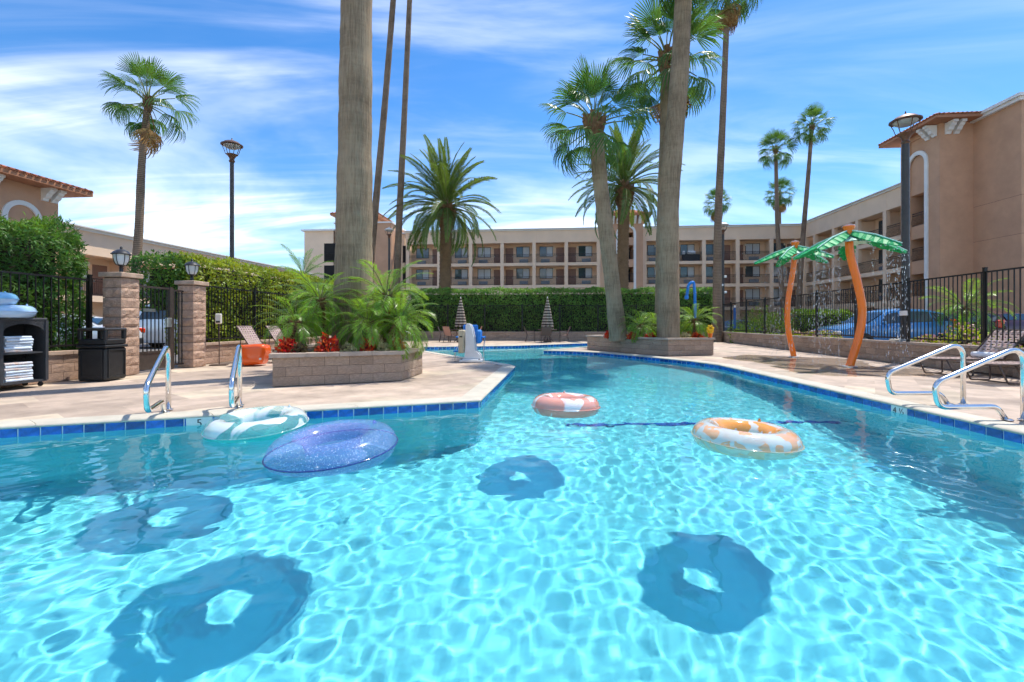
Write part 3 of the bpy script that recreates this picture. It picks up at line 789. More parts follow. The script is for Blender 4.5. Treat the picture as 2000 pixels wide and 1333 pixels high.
# ------------------------------------------------------------------ palms
def trunkmat(name, c1, c2, ring=22.0, ringamt=0.5, streak=1.0):
    if name in MATS: return MATS[name]
    m = bpy.data.materials.new(name); m.use_nodes = True; MATS[name] = m; t = m.node_tree; p = t.nodes['Principled BSDF']; p.inputs['Roughness'].default_value = 0.9
    p.inputs['Specular IOR Level'].default_value = 0.2
    L = t.links.new; co_ = t.nodes.new('ShaderNodeTexCoord'); mp = t.nodes.new('ShaderNodeMapping'); mp.inputs['Scale'].default_value = (11, 11, 0.8); L(co_.outputs['Object'], mp.inputs[0])
    n1 = t.nodes.new('ShaderNodeTexNoise'); n1.inputs['Scale'].default_value = 2.6; n1.inputs['Detail'].default_value = 8; n1.inputs['Roughness'].default_value = 0.7; L(mp.outputs[0], n1.inputs['Vector'])
    wv = t.nodes.new('ShaderNodeTexWave'); wv.bands_direction = 'Z'; wv.inputs['Scale'].default_value = ring / 6.28; wv.inputs['Distortion'].default_value = 2.2; wv.inputs['Detail'].default_value = 3; wv.inputs['Detail Scale'].default_value = 1.5
    L(co_.outputs['Object'], wv.inputs['Vector'])
    if ringamt < 0.4:      # uneven old leaf scars instead of clean rings
        mp2 = t.nodes.new('ShaderNodeMapping'); mp2.inputs['Scale'].default_value = (1.6, 1.6, 13); L(co_.outputs['Object'], mp2.inputs[0])
        wv = t.nodes.new('ShaderNodeTexNoise'); wv.inputs['Scale'].default_value = 1.0; wv.inputs['Detail'].default_value = 6; wv.inputs['Roughness'].default_value = 0.7; L(mp2.outputs[0], wv.inputs['Vector'])
    n2 = t.nodes.new('ShaderNodeTexNoise'); n2.inputs['Scale'].default_value = 1.3; n2.inputs['Detail'].default_value = 4; L(co_.outputs['Object'], n2.inputs['Vector'])
    ad = t.nodes.new('ShaderNodeMath'); ad.operation = 'MULTIPLY_ADD'; L(wv.outputs['Fac'], ad.inputs[0]); ad.inputs[1].default_value = ringamt * (0.45 if ringamt > 0.4 else 0.9); L(n1.outputs['Fac'], ad.inputs[2])
    a2 = t.nodes.new('ShaderNodeMath'); a2.operation = 'MULTIPLY_ADD'; L(n2.outputs['Fac'], a2.inputs[0]); a2.inputs[1].default_value = 0.8; L(ad.outputs[0], a2.inputs[2])
    mr = t.nodes.new('ShaderNodeMapRange'); mr.inputs['From Min'].default_value = 0.72; mr.inputs['From Max'].default_value = 1.25; L(a2.outputs[0], mr.inputs['Value'])
    mx = t.nodes.new('ShaderNodeMixRGB'); mx.inputs['Color1'].default_value = tuple(c1) + (1,); mx.inputs['Color2'].default_value = tuple(c2) + (1,); L(mr.outputs[0], mx.inputs['Fac']); L(mx.outputs[0], p.inputs['Base Color'])
    bp = t.nodes.new('ShaderNodeBump'); bp.inputs['Strength'].default_value = 0.7; bp.inputs['Distance'].default_value = 0.03; L(ad.outputs[0], bp.inputs['Height']); L(bp.outputs[0], p.inputs['Normal'])
    return m
MT_grey = trunkmat('fan_palm_trunk', (0.13, 0.09, 0.055), (0.40, 0.295, 0.19), 17, 0.39)
MT_brown = trunkmat('thin_palm_trunk', (0.095, 0.064, 0.042), (0.29, 0.205, 0.14), 22, 0.9)
MT_date = trunkmat('date_palm_trunk', (0.10, 0.058, 0.030), (0.30, 0.185, 0.10), 34, 0.9)
MT_boot = mat('palm_boots', (0.30, 0.17, 0.085), 0.9, col2=(0.12, 0.065, 0.035), vscale=5, bump=0.6, bscale=20)
def curve_pts(pts, n_):
    """Catmull-Rom through points"""
    pts = [Vector(p) for p in pts]; P = [pts[0] * 2 - pts[1]] + pts + [pts[-1] * 2 - pts[-2]]; out_ = []
    seg = len(pts) - 1
    for i in range(n_ + 1):
        u = i / n_ * seg; k = min(int(u), seg - 1); f = u - k; p0, p1, p2, p3 = P[k:k + 4]
        out_.append(0.5 * ((2 * p1) + (p2 - p0) * f + (2 * p0 - 5 * p1 + 4 * p2 - p3) * f * f + (3 * p1 - p0 - 3 * p2 + p3) * f ** 3))
    return out_
def trunk(parent, pts, radii, m_, rings=60, n_=24, rough=0.006, ringdepth=0.002, step=0.14):
    ln = sum((Vector(pts[i + 1]) - Vector(pts[i])).length for i in range(len(pts) - 1)); rings = max(12, int(ln / step))
    c = curve_pts(pts, rings); rad = np.interp(np.linspace(0, len(radii) - 1, rings + 1), range(len(radii)), radii)
    zz_ = np.arange(rings + 1); rad = rad * (1 + 0.018 * np.sin(zz_ * 0.31 + pts[0][0]) + 0.012 * np.sin(zz_ * 0.83 + 2) + np.random.default_rng(rings).normal(0, 0.006, rings + 1))
    b = MB(); b.tube(c, [float(x) for x in rad], n_)
    r = random.Random(len(pts) * 31 + int(pts[0][0] * 10)); o_ = []
    for i in range(rings + 1):
        rk = 1 + ringdepth * (1 if i % 2 else -1) / max(0.15, rad[i])
        for j in range(n_):
            v = Vector(b.v[i * n_ + j]); d = v - c[i]; o_.append(tuple(c[i] + d * (rk + r.uniform(-rough, rough))))
    b.v[:len(o_)] = o_
    return autosmooth(b.build('trunk', m_, parent), 60)
def fan_leaf(seed, stalk=0.85, blade=0.95, droop=0.5, segs=26, spread=2.5):
    """Washingtonia leaf along +X: thorny stalk, pleated blade split into drooping fingers"""
    r = random.Random(seed); m = MB()
    sp = [(0, 0, 0), (stalk * 0.5, 0, stalk * 0.05), (stalk, 0, 0)]
    m.cur = 1; m.tube(curve_pts(sp, 5), [0.030, 0.026, 0.022, 0.018, 0.016, 0.014], 5); m.cur = 0
    o = Vector((stalk, 0, 0)); 
    for i in range(segs):
        a = -spread / 2 + spread * (i + 0.5) / segs; L = blade * (0.78 + 0.22 * math.cos(a * 0.9)) * r.uniform(0.9, 1.06)
        d = Vector((math.cos(a), math.sin(a), 0.10 * math.cos(2 * a))); sd = Vector((-math.sin(a), math.cos(a), 0)); w0 = spread / segs * 0.5
        up = Vector((0, 0, 1)); dr = droop * r.uniform(0.7, 1.3) * (1 + 0.5 * abs(a))
        ts = (0.04, 0.35, 0.62, 0.84, 1.0); ws = (0.02, 0.33 * 1.05, 0.62 * 0.75, 0.36, 0.04)
        tw = r.uniform(-0.25, 0.25)
        Ls, Rs, Ms = [], [], []
        for t_, w_ in zip(ts, ws):
            c = o + d * L * t_ * (1 - 0.18 * dr * t_ ** 3) - up * L * dr * 0.55 * max(0, t_ - 0.3) ** 2 * 1.6
            h = w_ * L * w0 * (1.0 if t_ < 0.5 else 0.9)
            Ms.append(c + up * h * 0.5); Ls.append(c + sd * h + up * tw * h); Rs.append(c - sd * h - up * tw * h)
        m.ribbon(Ls, Ms); m.ribbon(Ms, Rs)
    return m
def pinnate_leaf(seed, L=3.0, droop=0.5, pairs=46, ll=0.42, lw_=0.032, vee=0.5, curl=1.0):
    """feather leaf along +X: arching rachis with two rows of leaflets"""
    r = random.Random(seed); m = MB(); n_ = 14; sp = []
    for i in range(n_ + 1):
        t_ = i / n_; a = 0.0 - droop * t_ ** 1.5 * 1.5
        if i == 0: p = Vector((0, 0, 0))
        else: p = sp[-1] + Vector((math.cos(a), 0, math.sin(a))) * (L / n_)
        sp.append(p)
    m.cur = 1; m.tube(sp, [0.012 * L / 1.2 * (1 - 0.85 * i / n_) + 0.002 for i in range(n_ + 1)], 5); m.cur = 0
    for k in range(pairs):
        t_ = 0.13 + 0.87 * (k + 0.5) / pairs; u = t_ * n_; i = min(int(u), n_ - 1); p = sp[i].lerp(sp[i + 1], u - i); tg = (sp[i + 1] - sp[i]).normalized()
        up = Vector((0, 1, 0)).cross(tg) * -1
        if up.z < 0 and abs(tg.z) < 0.9: up = -up
        env = math.sin(min(1, (t_ - 0.05) / 0.5) * PI / 2) * (1 - 0.72 * max(0, t_ - 0.55) ** 1.6 / 0.28)
        for s in (-1, 1):
            fw = 0.55 + 0.5 * t_ + r.uniform(-0.12, 0.12); d = (Vector((0, s, 0)) + tg * fw + up * (vee * r.uniform(0.6, 1.3))).normalized()
            l = ll * max(0.25, env) * r.uniform(0.88, 1.1); sag = Vector((0, 0, -1)) * l * 0.16 * curl * r.uniform(0.5, 1.5)
            wv = tg.cross(d).cross(d).normalized() * lw_
            a0, a1 = p, p + d * l * 0.5 + sag * 0.3; tip = p + d * l + sag
            m.add([a0, a1 + wv, tip, a1 - wv], [(0, 1, 2, 3)])
    return m
def leafset(builder, mats, params):
    out_ = []
    for i, kw in enumerate(params):
        me = builder(**kw).mesh('frond')
        for x in mats: me.materials.append(x)
        out_.append(me)
    return out_
FAN = leafset(fan_leaf, [ML_fan, M_petiole], [dict(seed=i, droop=d) for i, d in enumerate((0.25, 0.45, 0.7, 0.95, 1.3))])
FAND = leafset(fan_leaf, [ML_dead, ML_dead], [dict(seed=40 + i, droop=1.3, segs=16) for i in range(2)])
DATE = leafset(pinnate_leaf, [ML_date, M_petiole], [dict(seed=i, L=4.5, droop=d, pairs=84, ll=0.50, lw_=0.026, vee=0.32) for i, d in enumerate((0.4, 0.6, 0.75, 0.95))])
PYG = leafset(pinnate_leaf, [ML_pyg, M_petiole], [dict(seed=20 + i, L=0.98, droop=d, pairs=40, ll=0.22, lw_=0.0065, vee=0.16, curl=2.4) for i, d in enumerate((0.75, 1.0, 1.25, 1.5))])
QUEEN = leafset(pinnate_leaf, [ML_hedge, M_petiole], [dict(seed=30 + i, L=1.9, droop=d, pairs=40, ll=0.34, lw_=0.014, vee=0.3, curl=2.0) for i, d in enumerate((0.5, 0.8, 1.1))])
def put_frond(parent, me, top, az, el, roll, s):
    M = Matrix.Translation(top) @ Matrix.Rotation(az, 4, 'Z') @ Matrix.Rotation(-el, 4, 'Y') @ Matrix.Rotation(roll, 4, 'X') @ Matrix.Scale(s, 4)
    return link('frond', me, parent, M=M)
def crown(parent, top, sets, n_, size, el0, el1, seed, spreadz=0.25, flat=1.0, dead=None, ndead=0, jitter=0.25):
    """spiral of leaves from upright in the middle to hanging at the outside"""
    r = random.Random(seed); az = r.uniform(0, 6)
    for i in range(n_):
        u = (i + 0.5) / n_; az += 2.39996 + r.uniform(-jitter, jitter); el = el0 + (el1 - el0) * u ** flat + r.uniform(-0.12, 0.12)
        me = sets[min(len(sets) - 1, int(u * len(sets) + r.uniform(-0.4, 0.4)) if u > 0.05 else 0)]
        put_frond(parent, me, top + Vector((math.cos(az) * 0.06, math.sin(az) * 0.06, -spreadz * u)), az, el, r.uniform(-0.35, 0.35), size * r.uniform(0.88, 1.1))
    for i in range(ndead):
        az = r.uniform(0, 6.28); put_frond(parent, r.choice(dead), top + Vector((math.cos(az) * 0.1, math.sin(az) * 0.1, -spreadz - r.uniform(0, 0.5) * size)), az, -1.25 + r.uniform(-0.15, 0.2), r.uniform(-0.4, 0.4), size * r.uniform(0.75, 1.0))
def boots(parent, top, r0, h, n_, seed, size=0.2, m_=None):
    """cut leaf bases spiralling under the crown"""
    m = MB(); r = random.Random(seed)
    for i in range(n_):
        u = i / n_; az = i * 2.39996; rad = r0 * (0.82 + 0.45 * math.sin(u * PI * 0.75)); z_ = -h + h * u
        d = Vector((math.cos(az), math.sin(az), 0)); s = size * r.uniform(0.8, 1.15); p = top + d * rad * 0.9 + Vector((0, 0, z_)); sd = Vector((-d.y, d.x, 0))
        m.add([p - sd * s * 0.5, p + sd * s * 0.5, p + d * s * 0.35 + sd * s * 0.32 + Vector((0, 0, s * 0.75)), p + d * s * 0.35 - sd * s * 0.32 + Vector((0, 0, s * 0.75)), p + Vector((0, 0, -s * 0.45)) - d * 0.02, p + Vector((0, 0, s * 0.6))],
              [(0, 1, 2, 3), (4, 1, 0), (3, 2, 5), (1, 5, 2), (0, 3, 5)])
    m.build('leaf_bases', m_ or MT_boot, parent)
def fan_palm(label, base, top, r0, r1, csize, n_=34, seed=1, mid=None, tm=None, ndead=0, el=(1.35, -0.85), bt=True, flare=1.25, name='fan_palm', group='fan palms'):
    base = Vector(base); top = Vector(top); p = thing(name, label, 'palm tree', base, 0, group); T = top - base
    pts = [Vector((0, 0, -0.05)), Vector((0, 0, 0)) + (mid[0] - base if mid else T * 0.33), (mid[1] - base if mid and len(mid) > 1 else T * 0.67), T]
    pts[0] = Vector((0, 0, -0.05))
    trunk(p, pts, [r0 * flare, r0, (r0 * 0.6 + r1 * 0.4), (r0 + r1) / 2, (r0 + 3 * r1) / 4, r1, r1], tm or MT_grey)
    crown(p, T + Vector((0, 0, 0.1)), FAN, n_, csize, el[0], el[1], seed, spreadz=0.35 * csize, dead=FAND, ndead=ndead)
    if bt: boots(p, T + Vector((0, 0, 0.15)), r1 * 1.15, 0.6 * csize, 30, seed, size=0.22 * csize * max(0.6, r1 / 0.25))
    return p
def date_palm(label, base, top, r0, csize, n_=78, seed=1):
    base = Vector(base); T = Vector(top) - base; p = thing('date_palm', label, 'palm tree', base, 0, 'tall date palms')
    trunk(p, [(0, 0, -0.05), T * 0.33, T * 0.66, T], [r0 * 1.15, r0, r0 * 0.97, r0 * 0.95, r0], MT_date, ringdepth=0.022)
    bulb = MB(); bulb.smooth = True; bulb.lathe([(r0 * 0.9, -1.7), (r0 * 1.5, -0.7), (r0 * 1.35, 0.0), (r0 * 0.6, 0.5), (0.0, 0.55)], c=tuple(T), n=18); bulb.build('crownshaft', MT_boot, p)
    boots(p, T + Vector((0, 0, 0.1)), r0 * 1.35, 1.75, 90, seed, size=0.30)
    crown(p, T + Vector((0, 0, 0.35)), DATE, n_, csize, 1.5, -0.55, seed, spreadz=0.55, flat=1.1)
    return p
def pygmy(label, base, h, size, seed, lean=(0, 0), n_=36, group='small feathery palms in the planters'):
    p = thing('pygmy_palm', label, 'small palm', base, 0, group); T = Vector((lean[0], lean[1], h))
    trunk(p, [(0, 0, -0.06), T * 0.35 + Vector((lean[0] * -0.1, 0, 0)), T * 0.7, T], [0.085, 0.075, 0.07, 0.085, 0.10], MT_date, step=0.06, n_=10, ringdepth=0.008)
    boots(p, T, 0.095, 0.45, 30, seed, size=0.09)
    crown(p, T, PYG, n_, size, 1.25, -0.45, seed, spreadz=0.12)
    return p
# ------------------------------------------------------------------ hedges
LANG = math.atan2(DV.y, DV.x)
hedge('loose_hedge', 'tall loose feathery hedge behind the left fence and towel cart', (lw(4.3) - 0.42, 4.3, 0), LANG, 5.35, 1.1, 0.25, 3.02, ML_loose, dens=1500, leaf=(0.115, 0.026), lump=0.20, seed=3, round_=0.3, rag=0.05, core=0.32, hang=0.1, faces='ftr')
hedge('vine_hedge', 'long yellow-green vine hedge behind the left loungers', (lw(12.3) - 0.30, 12.3, 0), LANG, 17.4, 0.75, 0.3, 2.93, ML_vine, dens=560, leaf=(0.085, 0.062), lump=0.10, seed=5, round_=0.2, faces='ftl', core=0.25, rag=0.02)
hedge('clipped_hedge', 'dark clipped hedge in front of the far building', (-7.0, 30.40, 0), math.atan2(-1.05, 19.5), 20.1, 1.2, 0.3, 3.28, ML_hedge, dens=420, leaf=(0.11, 0.075), lump=0.12, seed=9, round_=0.2, faces='ftr', core=0.28, rag=0.035)
hedge('gate_shrub', 'dense green shrub top rising behind the iron gate', (lw(12.2) - 0.55, 12.0, 0), LANG, 0.9, 1.25, 1.45, 2.86, ML_loose, dens=800, leaf=(0.09, 0.05), lump=0.14, seed=31, round_=0.3, faces='ftl', core=0.3, cat='shrub', rag=0.03)
for q_ in (0.3, 0.7): pass
hedge('box_shrub', 'clipped bright green box shrub behind the left splash tree', (13.55, 21.3, 0), 0.0, 2.2, 1.3, 0.1, 1.72, ML_bright, dens=480, leaf=(0.09, 0.05), lump=0.08, seed=12, cat='shrub', round_=0.35, faces='ftlr')
bush('round_shrub', 'large rounded green shrub behind the fence beside the clipped one', (13.9, 25.2, 0.0), 1.55, 2.15, ML_bright, 3200, (0.11, 0.06), 5)
bush('round_shrub', 'dark rounded shrub behind the fence near the far hedge end', (13.6, 27.6, 0.0), 0.9, 1.3, ML_hedge, 1200, (0.10, 0.06), 6)
# flowers in the bed behind the right fence
ML_flower = leafmat('pink_flower', (0.55, 0.16, 0.22), (0.70, 0.42, 0.40), island=0.3, trans=0.2)
ML_lime = leafmat('lime_leaf', (0.20, 0.30, 0.02), (0.42, 0.46, 0.04), island=0.3)
def flowerbush(label, loc, r_, h_, seed, n_=420, lm=None, fm=None, fr=0.3):
    t_ = bush('flower_bush', label, loc, r_, h_, lm or ML_lime, n_, (0.07, 0.045), seed, 'flowers', 'flower bushes')
    r = np.random.default_rng(seed + 99); k = int(n_ * fr); d = unit(r.normal(size=(k, 3))); d[:, 2] = np.abs(d[:, 2])
    v, q = leaves(d * np.array([r_, r_, h_]) * 1.0, unit(r.normal(size=(k, 3))), d, 0.06, 0.055, 0.1)
    link('blossoms', np_mesh('blossoms', v, q, [fm or ML_flower]), t_)
for i, (y_, off, r_, h_, lab) in enumerate(((11.6, 0.85, 0.55, 0.62, 'tall pink and lime flower bush behind the fence near right loungers'), (10.6, 0.75, 0.42, 0.35, 'low pink flower bush behind the fence above right loungers'),
        (12.9, 0.95, 0.35, 0.3, 'small flower clump between the right lamp and fence'),
        (17.6, 0.7, 0.5, 0.36, 'yellow-green flower bush before the blue SUV hood'), (18.6, 0.75, 0.45, 0.36, 'low flower bush just left of the blue SUV'), (20.2, 0.7, 0.42, 0.3, 'farthest low flower bush behind the right fence'))):
    flowerbush(lab, (rw(y_) + off, y_, 0.47), r_, h_, 50 + i)

# ------------------------------------------------------------------ palms
def Az(x, y, Y): return A(x, y, Y)
fan_palm('huge grey palm trunk rising from the left planter', (-3.66, 10.6, 0.46), (-3.5, 10.75, 21.0), 0.395, 0.30, 1.5, 30, 1, flare=1.20)
bx_ = A(716, 632, 33); fan_palm('thin leaning palm just right of the huge trunk', (bx_.x, 33, 0), (A(775, 0, 33).x, 33, 27.5), 0.27, 0.20, 1.4, 26, 2, tm=MT_brown, mid=[Vector((A(727, 480, 33).x, 33, A(0, 480, 33).z)), Vector((A(752, 200, 33).x, 33, A(0, 200, 33).z))], flare=1.3)
bx_ = A(772, 632, 32.4); fan_palm('straight thin palm left of the far date palm', (bx_.x, 32.4, 0), (A(806, 0, 32.4).x, 32.4, 28.5), 0.26, 0.18, 1.4, 26, 3, tm=MT_brown, mid=[Vector((A(778, 470, 32.4).x, 32.4, A(0, 470, 32.4).z)), Vector((A(790, 220, 32.4).x, 32.4, A(0, 220, 32.4).z))], flare=1.3)
fan_palm('slender palm alone on the left above the vine hedge', (A(252, 560, 22).x, 22, 0), A(289, 196, 22), 0.205, 0.135, 1.2, 25, 4, tm=MT_brown, mid=[A(270, 470, 22), A(277, 320, 22)], flare=1.25, el=(1.3, -0.75), ndead=3)
date_palm('full feathery date palm in the middle of the far hedge', (A(867, 632, 34).x, 34, 0), A(872, 405, 34), 0.44, 1.02, 80, 5)
fan_palm('fan palm leaning left in the right planter', (A(1208, 650, 17.6).x, 17.6, 0.5), A(1161, 238, 17.6), 0.30, 0.27, 1.28, 28, 6, mid=[A(1192, 520, 17.6), A(1174, 370, 17.6)], flare=1.15, el=(1.4, -0.75))
date_palm('date palm behind the leaning fan palm', (A(1214, 632, 34.5).x, 34.5, 0), A(1219, 365, 34.5), 0.44, 0.98, 76, 7)
fan_palm('thickest grey trunk in the right planter', (A(1305, 658, 16.5).x, 16.5, 0.5), Vector((6.22, 16.5, 15.0)), 0.375, 0.29, 1.3, 34, 8, mid=[A(1307, 400, 16.5), A(1328, 130, 16.5)], flare=1.06)
fan_palm('tall fan palm hidden behind the thickest right trunk', (A(1292, 650, 19.0).x, 19.0, 0.5), A(1303, 112, 19.0), 0.27, 0.24, 1.45, 30, 9, mid=[A(1294, 480, 19.0), A(1300, 280, 19.0)], flare=1.1, el=(1.3, -0.8), ndead=3)
fan_palm('tall thin palm beside the court lamp', (A(1401, 632, 27.5).x, 27.5, 0), A(1422, -25, 27.5), 0.25, 0.16, 1.25, 30, 10, tm=MT_brown, mid=[A(1402, 450, 27.5), A(1412, 220, 27.5)], flare=1.2, ndead=12)
fan_palm('left of two tall palms before the right wing corner', (A(1534, 632, 47).x, 47, 0), A(1515, 292, 47), 0.23, 0.17, 1.12, 34, 11, tm=MT_brown, mid=[A(1520, 470, 47), A(1517, 380, 47)])
fan_palm('taller of two thin palms before the right wing corner', (A(1556, 632, 45.5).x, 45.5, 0), A(1586, 246, 45.5), 0.24, 0.17, 1.12, 34, 12, tm=MT_brown, mid=[A(1568, 470, 45.5), A(1578, 350, 45.5)])
fan_palm('short palm with tan skirt above the far roof, by the lamp', (A(1399, 632, 78).x, 78, 0), A(1400, 396, 78), 0.3, 0.24, 1.5, 36, 13, tm=MT_brown, ndead=26, bt=False)
fan_palm('skirted palm above the far roof beyond the tall pair', (A(1523, 632, 78).x, 78, 0), A(1523, 378, 78), 0.3, 0.22, 1.5, 36, 14, tm=MT_brown, ndead=16, bt=False)
q_ = thing('feather_palm', 'small dark feathery palm poking over the vine hedge', 'palm tree', (A(592, 632, 23).x, 23, 0))
trunk(q_, [(0, 0, 0), (0, 0, 1.2), (0, 0, 2.4), (0, 0, 3.6)], [0.12, 0.10, 0.09, 0.09], MT_date, n_=10)
crown(q_, Vector((0, 0, 3.6)), QUEEN, 18, 0.82, 1.3, -0.3, 15)
# small feathery palms in the planters
for lab, x, y, h, s, sd, ln in (
    ('tall pygmy palm left of the huge trunk', -3.98, 9.9, 1.22, 1.05, 1, (-0.08, -0.15)), ('lower pygmy palm at the left edge of the left planter', -4.12, 9.15, 0.70, 0.85, 2, (-0.15, -0.05)),
    ('leafy pygmy palm behind the left planter palms', -4.45, 11.0, 1.15, 1.0, 3, (-0.1, 0)), ('tall bright pygmy palm right of the huge trunk', -2.72, 10.0, 1.30, 1.18, 4, (0.03, -0.1)),
    ('leaning pygmy palm at the right edge of the left planter', -2.62, 9.35, 0.75, 1.04, 5, (0.32, 0.05)), ('low pygmy palm right in front of the huge trunk', -2.95, 9.35, 0.70, 0.95, 6, (0.05, -0.05))):
    pygmy(lab, (x, y, 0.48), h * 0.95, s * 0.88, sd, ln)
for lab, px_, Y_, h, s, sd, ln in (
    ('pygmy palm between the two big right planter trunks', 1256, 17.2, 0.55, 0.88, 7, (-0.1, 0)), ('pygmy palm close behind the thickest right trunk', 1278, 18.2, 0.6, 0.85, 8, (0, 0)), ('bright pygmy palm at the right end of the right planter', 1356, 16.9, 0.75, 0.95, 9, (0.02, 0))):
    pygmy(lab, ((px_ - 1000) / F * Y_, Y_, 0.5), h, s, sd, ln)
pygmy('lone pygmy palm beside the right tower', (A(1882, 632, 17.5).x, 17.5, 0), 1.75, 1.5, 10, (0.05, 0), 26, group=None)
# coloured foliage plants along the planter rims
ML_red = leafmat('red_coleus_leaf', (0.42, 0.035, 0.015), (0.62, 0.10, 0.03), island=0.35, trans=0.3)
ML_cream = leafmat('cream_coleus_leaf', (0.30, 0.30, 0.12), (0.55, 0.48, 0.26), island=0.35, trans=0.3)
ML_dark = leafmat('dark_coleus_leaf', (0.05, 0.035, 0.02), (0.13, 0.11, 0.05), island=0.35, trans=0.2)
for i, (x, y, r_, h_, m_, lab) in enumerate((
    (-4.12, 8.45, 0.17, 0.34, ML_red, 'orange-red coleus at the left front of the left planter'), (-3.90, 8.47, 0.14, 0.22, ML_dark, 'dark coleus beside the left-front red one'),
    (-3.48, 8.68, 0.20, 0.40, ML_red, 'brightest red coleus in front of the huge trunk'), (-3.10, 8.82, 0.16, 0.20, ML_cream, 'pale cream coleus below the huge trunk'),
    (-2.80, 8.95, 0.16, 0.30, ML_red, 'small red coleus right of the huge trunk'), (-2.55, 9.05, 0.17, 0.24, ML_cream, 'cream coleus near the right front corner'), (-2.32, 9.30, 0.15, 0.30, ML_red, 'red coleus under the leaning pygmy palm'))):
    bush('coleus_plant', lab, (x, y, 0.50), r_, h_, m_, 260, (0.085, 0.055), 70 + i, 'plant', 'coleus plants in planters')
for i, (px_, Y_, r_, h_, m_, lab) in enumerate((
    (1188, 17.9, 0.16, 0.26, ML_red, 'dark red plant left of the leaning palm base'), (1236, 16.9, 0.18, 0.26, ML_red, 'dark red plant between the right planter trunks'), (1270, 16.6, 0.16, 0.22, ML_red, 'red plant close to the thickest trunk'),
    (1338, 16.4, 0.17, 0.24, ML_cream, 'cream plant right of the thickest trunk'), (1362, 16.4, 0.18, 0.25, ML_red, 'red plant near the yellow garden toy'), (1345, 17.2, 0.14, 0.3, ML_red, 'red plant under the bright pygmy palm'))):
    bush('coleus_plant', lab, ((px_ - 1000) / F * Y_, Y_, 0.53), r_, h_, m_, 200, (0.09, 0.06), 90 + i, 'plant', 'coleus plants in planters')
# ------------------------------------------------------------------ buildings
M_beige = mat('beige_stucco', (0.86, 0.63, 0.44), 0.9, var=0.06, vscale=0.6, bump=0.15, bscale=30, coords='World')
M_inner = mat('balcony_stucco', (0.82, 0.58, 0.40), 0.9, var=0.06, vscale=0.8)
M_salmon = mat('salmon_stucco', (0.58, 0.335, 0.205), 0.9, var=0.11, vscale=0.7, bump=0.25, bscale=18, coords='World')
M_white = mat('white_trim', (0.80, 0.78, 0.74), 0.7, var=0.05, vscale=2)
M_door = mat('brown_door', (0.28, 0.16, 0.12), 0.6, var=0.12, vscale=3)
M_glass = mat('window_glass', (0.05, 0.08, 0.10), 0.04, var=0.2, vscale=1.0, spec=1.0, objvar=0.2)
M_curtain = mat('white_curtain', (0.55, 0.60, 0.64), 0.5, var=0.12, vscale=10, stretch=(8, 8, 0.3), spec=0.7)
M_frame = mat('window_frame', (0.06, 0.055, 0.05), 0.5)
M_ac = mat('ac_unit', (0.30, 0.34, 0.38), 0.5, var=0.15, vscale=20)
M_rail = mat('railing_iron', (0.018, 0.014, 0.013), 0.5, var=0.2, vscale=10)
M_sconce = mat('wall_sconce', (0.75, 0.70, 0.60), 0.5)
M_clay = mat('clay_tile', (0.38, 0.13, 0.06), 0.8, var=0.3, vscale=5, objvar=0.25)
M_fascia = mat('terracotta_fascia', (0.42, 0.19, 0.10), 0.8, var=0.1, vscale=2)
M_grey = mat('gutter_metal', (0.45, 0.46, 0.47), 0.45, metal=0.3, var=0.1, vscale=4)
M_dark = mat('void_shade', (0.02, 0.018, 0.016), 0.9, var=0.2, vscale=1)  # near-black stands in for shade in openings, recess and garage

# shared meshes for the room fronts (x right, y into the building, z up; origin at the opening's left foot)
def shared(name, m, mats):
    me = m.mesh(name)
    for x in (mats if isinstance(mats, (list, tuple)) else [mats]): me.materials.append(x)
    return me
WW, WH = 1.65, 1.28
wfr = MB()
for d in ((0, 0, WW, 0.05), (0, WH - 0.05, WW, 0.05), (0, 0.05, 0.05, WH - 0.1), (WW - 0.05, 0.05, 0.05, WH - 0.1), (WW / 2 - 0.03, 0.05, 0.06, WH - 0.1)):
    wfr.box((d[0] + d[2] / 2, 0, d[1] + d[3] / 2), (d[2], 0.06, d[3]))
ME_wframe = shared('window', wfr, M_frame)
ME_pane_d = shared('pane', MB().box((0, 0, 0), (WW / 2 - 0.08, 0.02, WH - 0.1)), M_glass)
ME_pane_l = shared('pane', MB().box((0, 0, 0), (WW / 2 - 0.08, 0.02, WH - 0.1)), M_curtain)
tw_ = MB()
for i in range(1, 4): tw_.box((-0.775 / 2 + 0.775 * i / 4, -0.014, 0), (0.02, 0.02, WH + 0.5))
for i in range(1, 5): tw_.box((0, -0.014, -0.9 + 1.8 * i / 5), (0.775, 0.02, 0.02))
ME_grid = shared('muntin_grid', tw_, M_white)
dm = MB(); dm.box((0.5, 0, 1.03), (0.96, 0.05, 2.06), bev=0.01)
ME_door = shared('door', dm, M_door)
ME_knob = shared('handle', MB().box((0, 0, 0), (0.05, 0.09, 0.13)), M_steel)
am = MB(); am.box((0, 0, 0), (1.08, 0.22, 0.42), bev=0.015)
for i in range(6): am.box((0, -0.115, -0.15 + i * 0.06), (1.0, 0.02, 0.02))
ME_ac = shared('ac_unit', am, M_ac)
ME_sc = shared('wall_lamp', MB().box((0, 0, 0), (0.16, 0.12, 0.26), bev=0.02), M_sconce)
def railing_mesh(w_, belly=False):
    m = MB(); m.box((w_ / 2, 0, 1.03), (w_, 0.045, 0.04)); m.box((w_ / 2, 0, 0.10), (w_, 0.03, 0.03)); m.box((w_ / 2, 0, 0.86), (w_, 0.025, 0.025))
    k = int(w_ / 0.125)
    for i in range(k + 1):
        x = w_ * i / k
        if belly: m.tube([(x, 0, 0.1), (x, -0.10, 0.28), (x, -0.07, 0.45), (x, 0.0, 0.62), (x, 0, 1.02)], 0.011, 4, caps=False)
        else: m.box((x, 0, 0.55), (0.02, 0.02, 0.92))
    return m
RAILS = {}
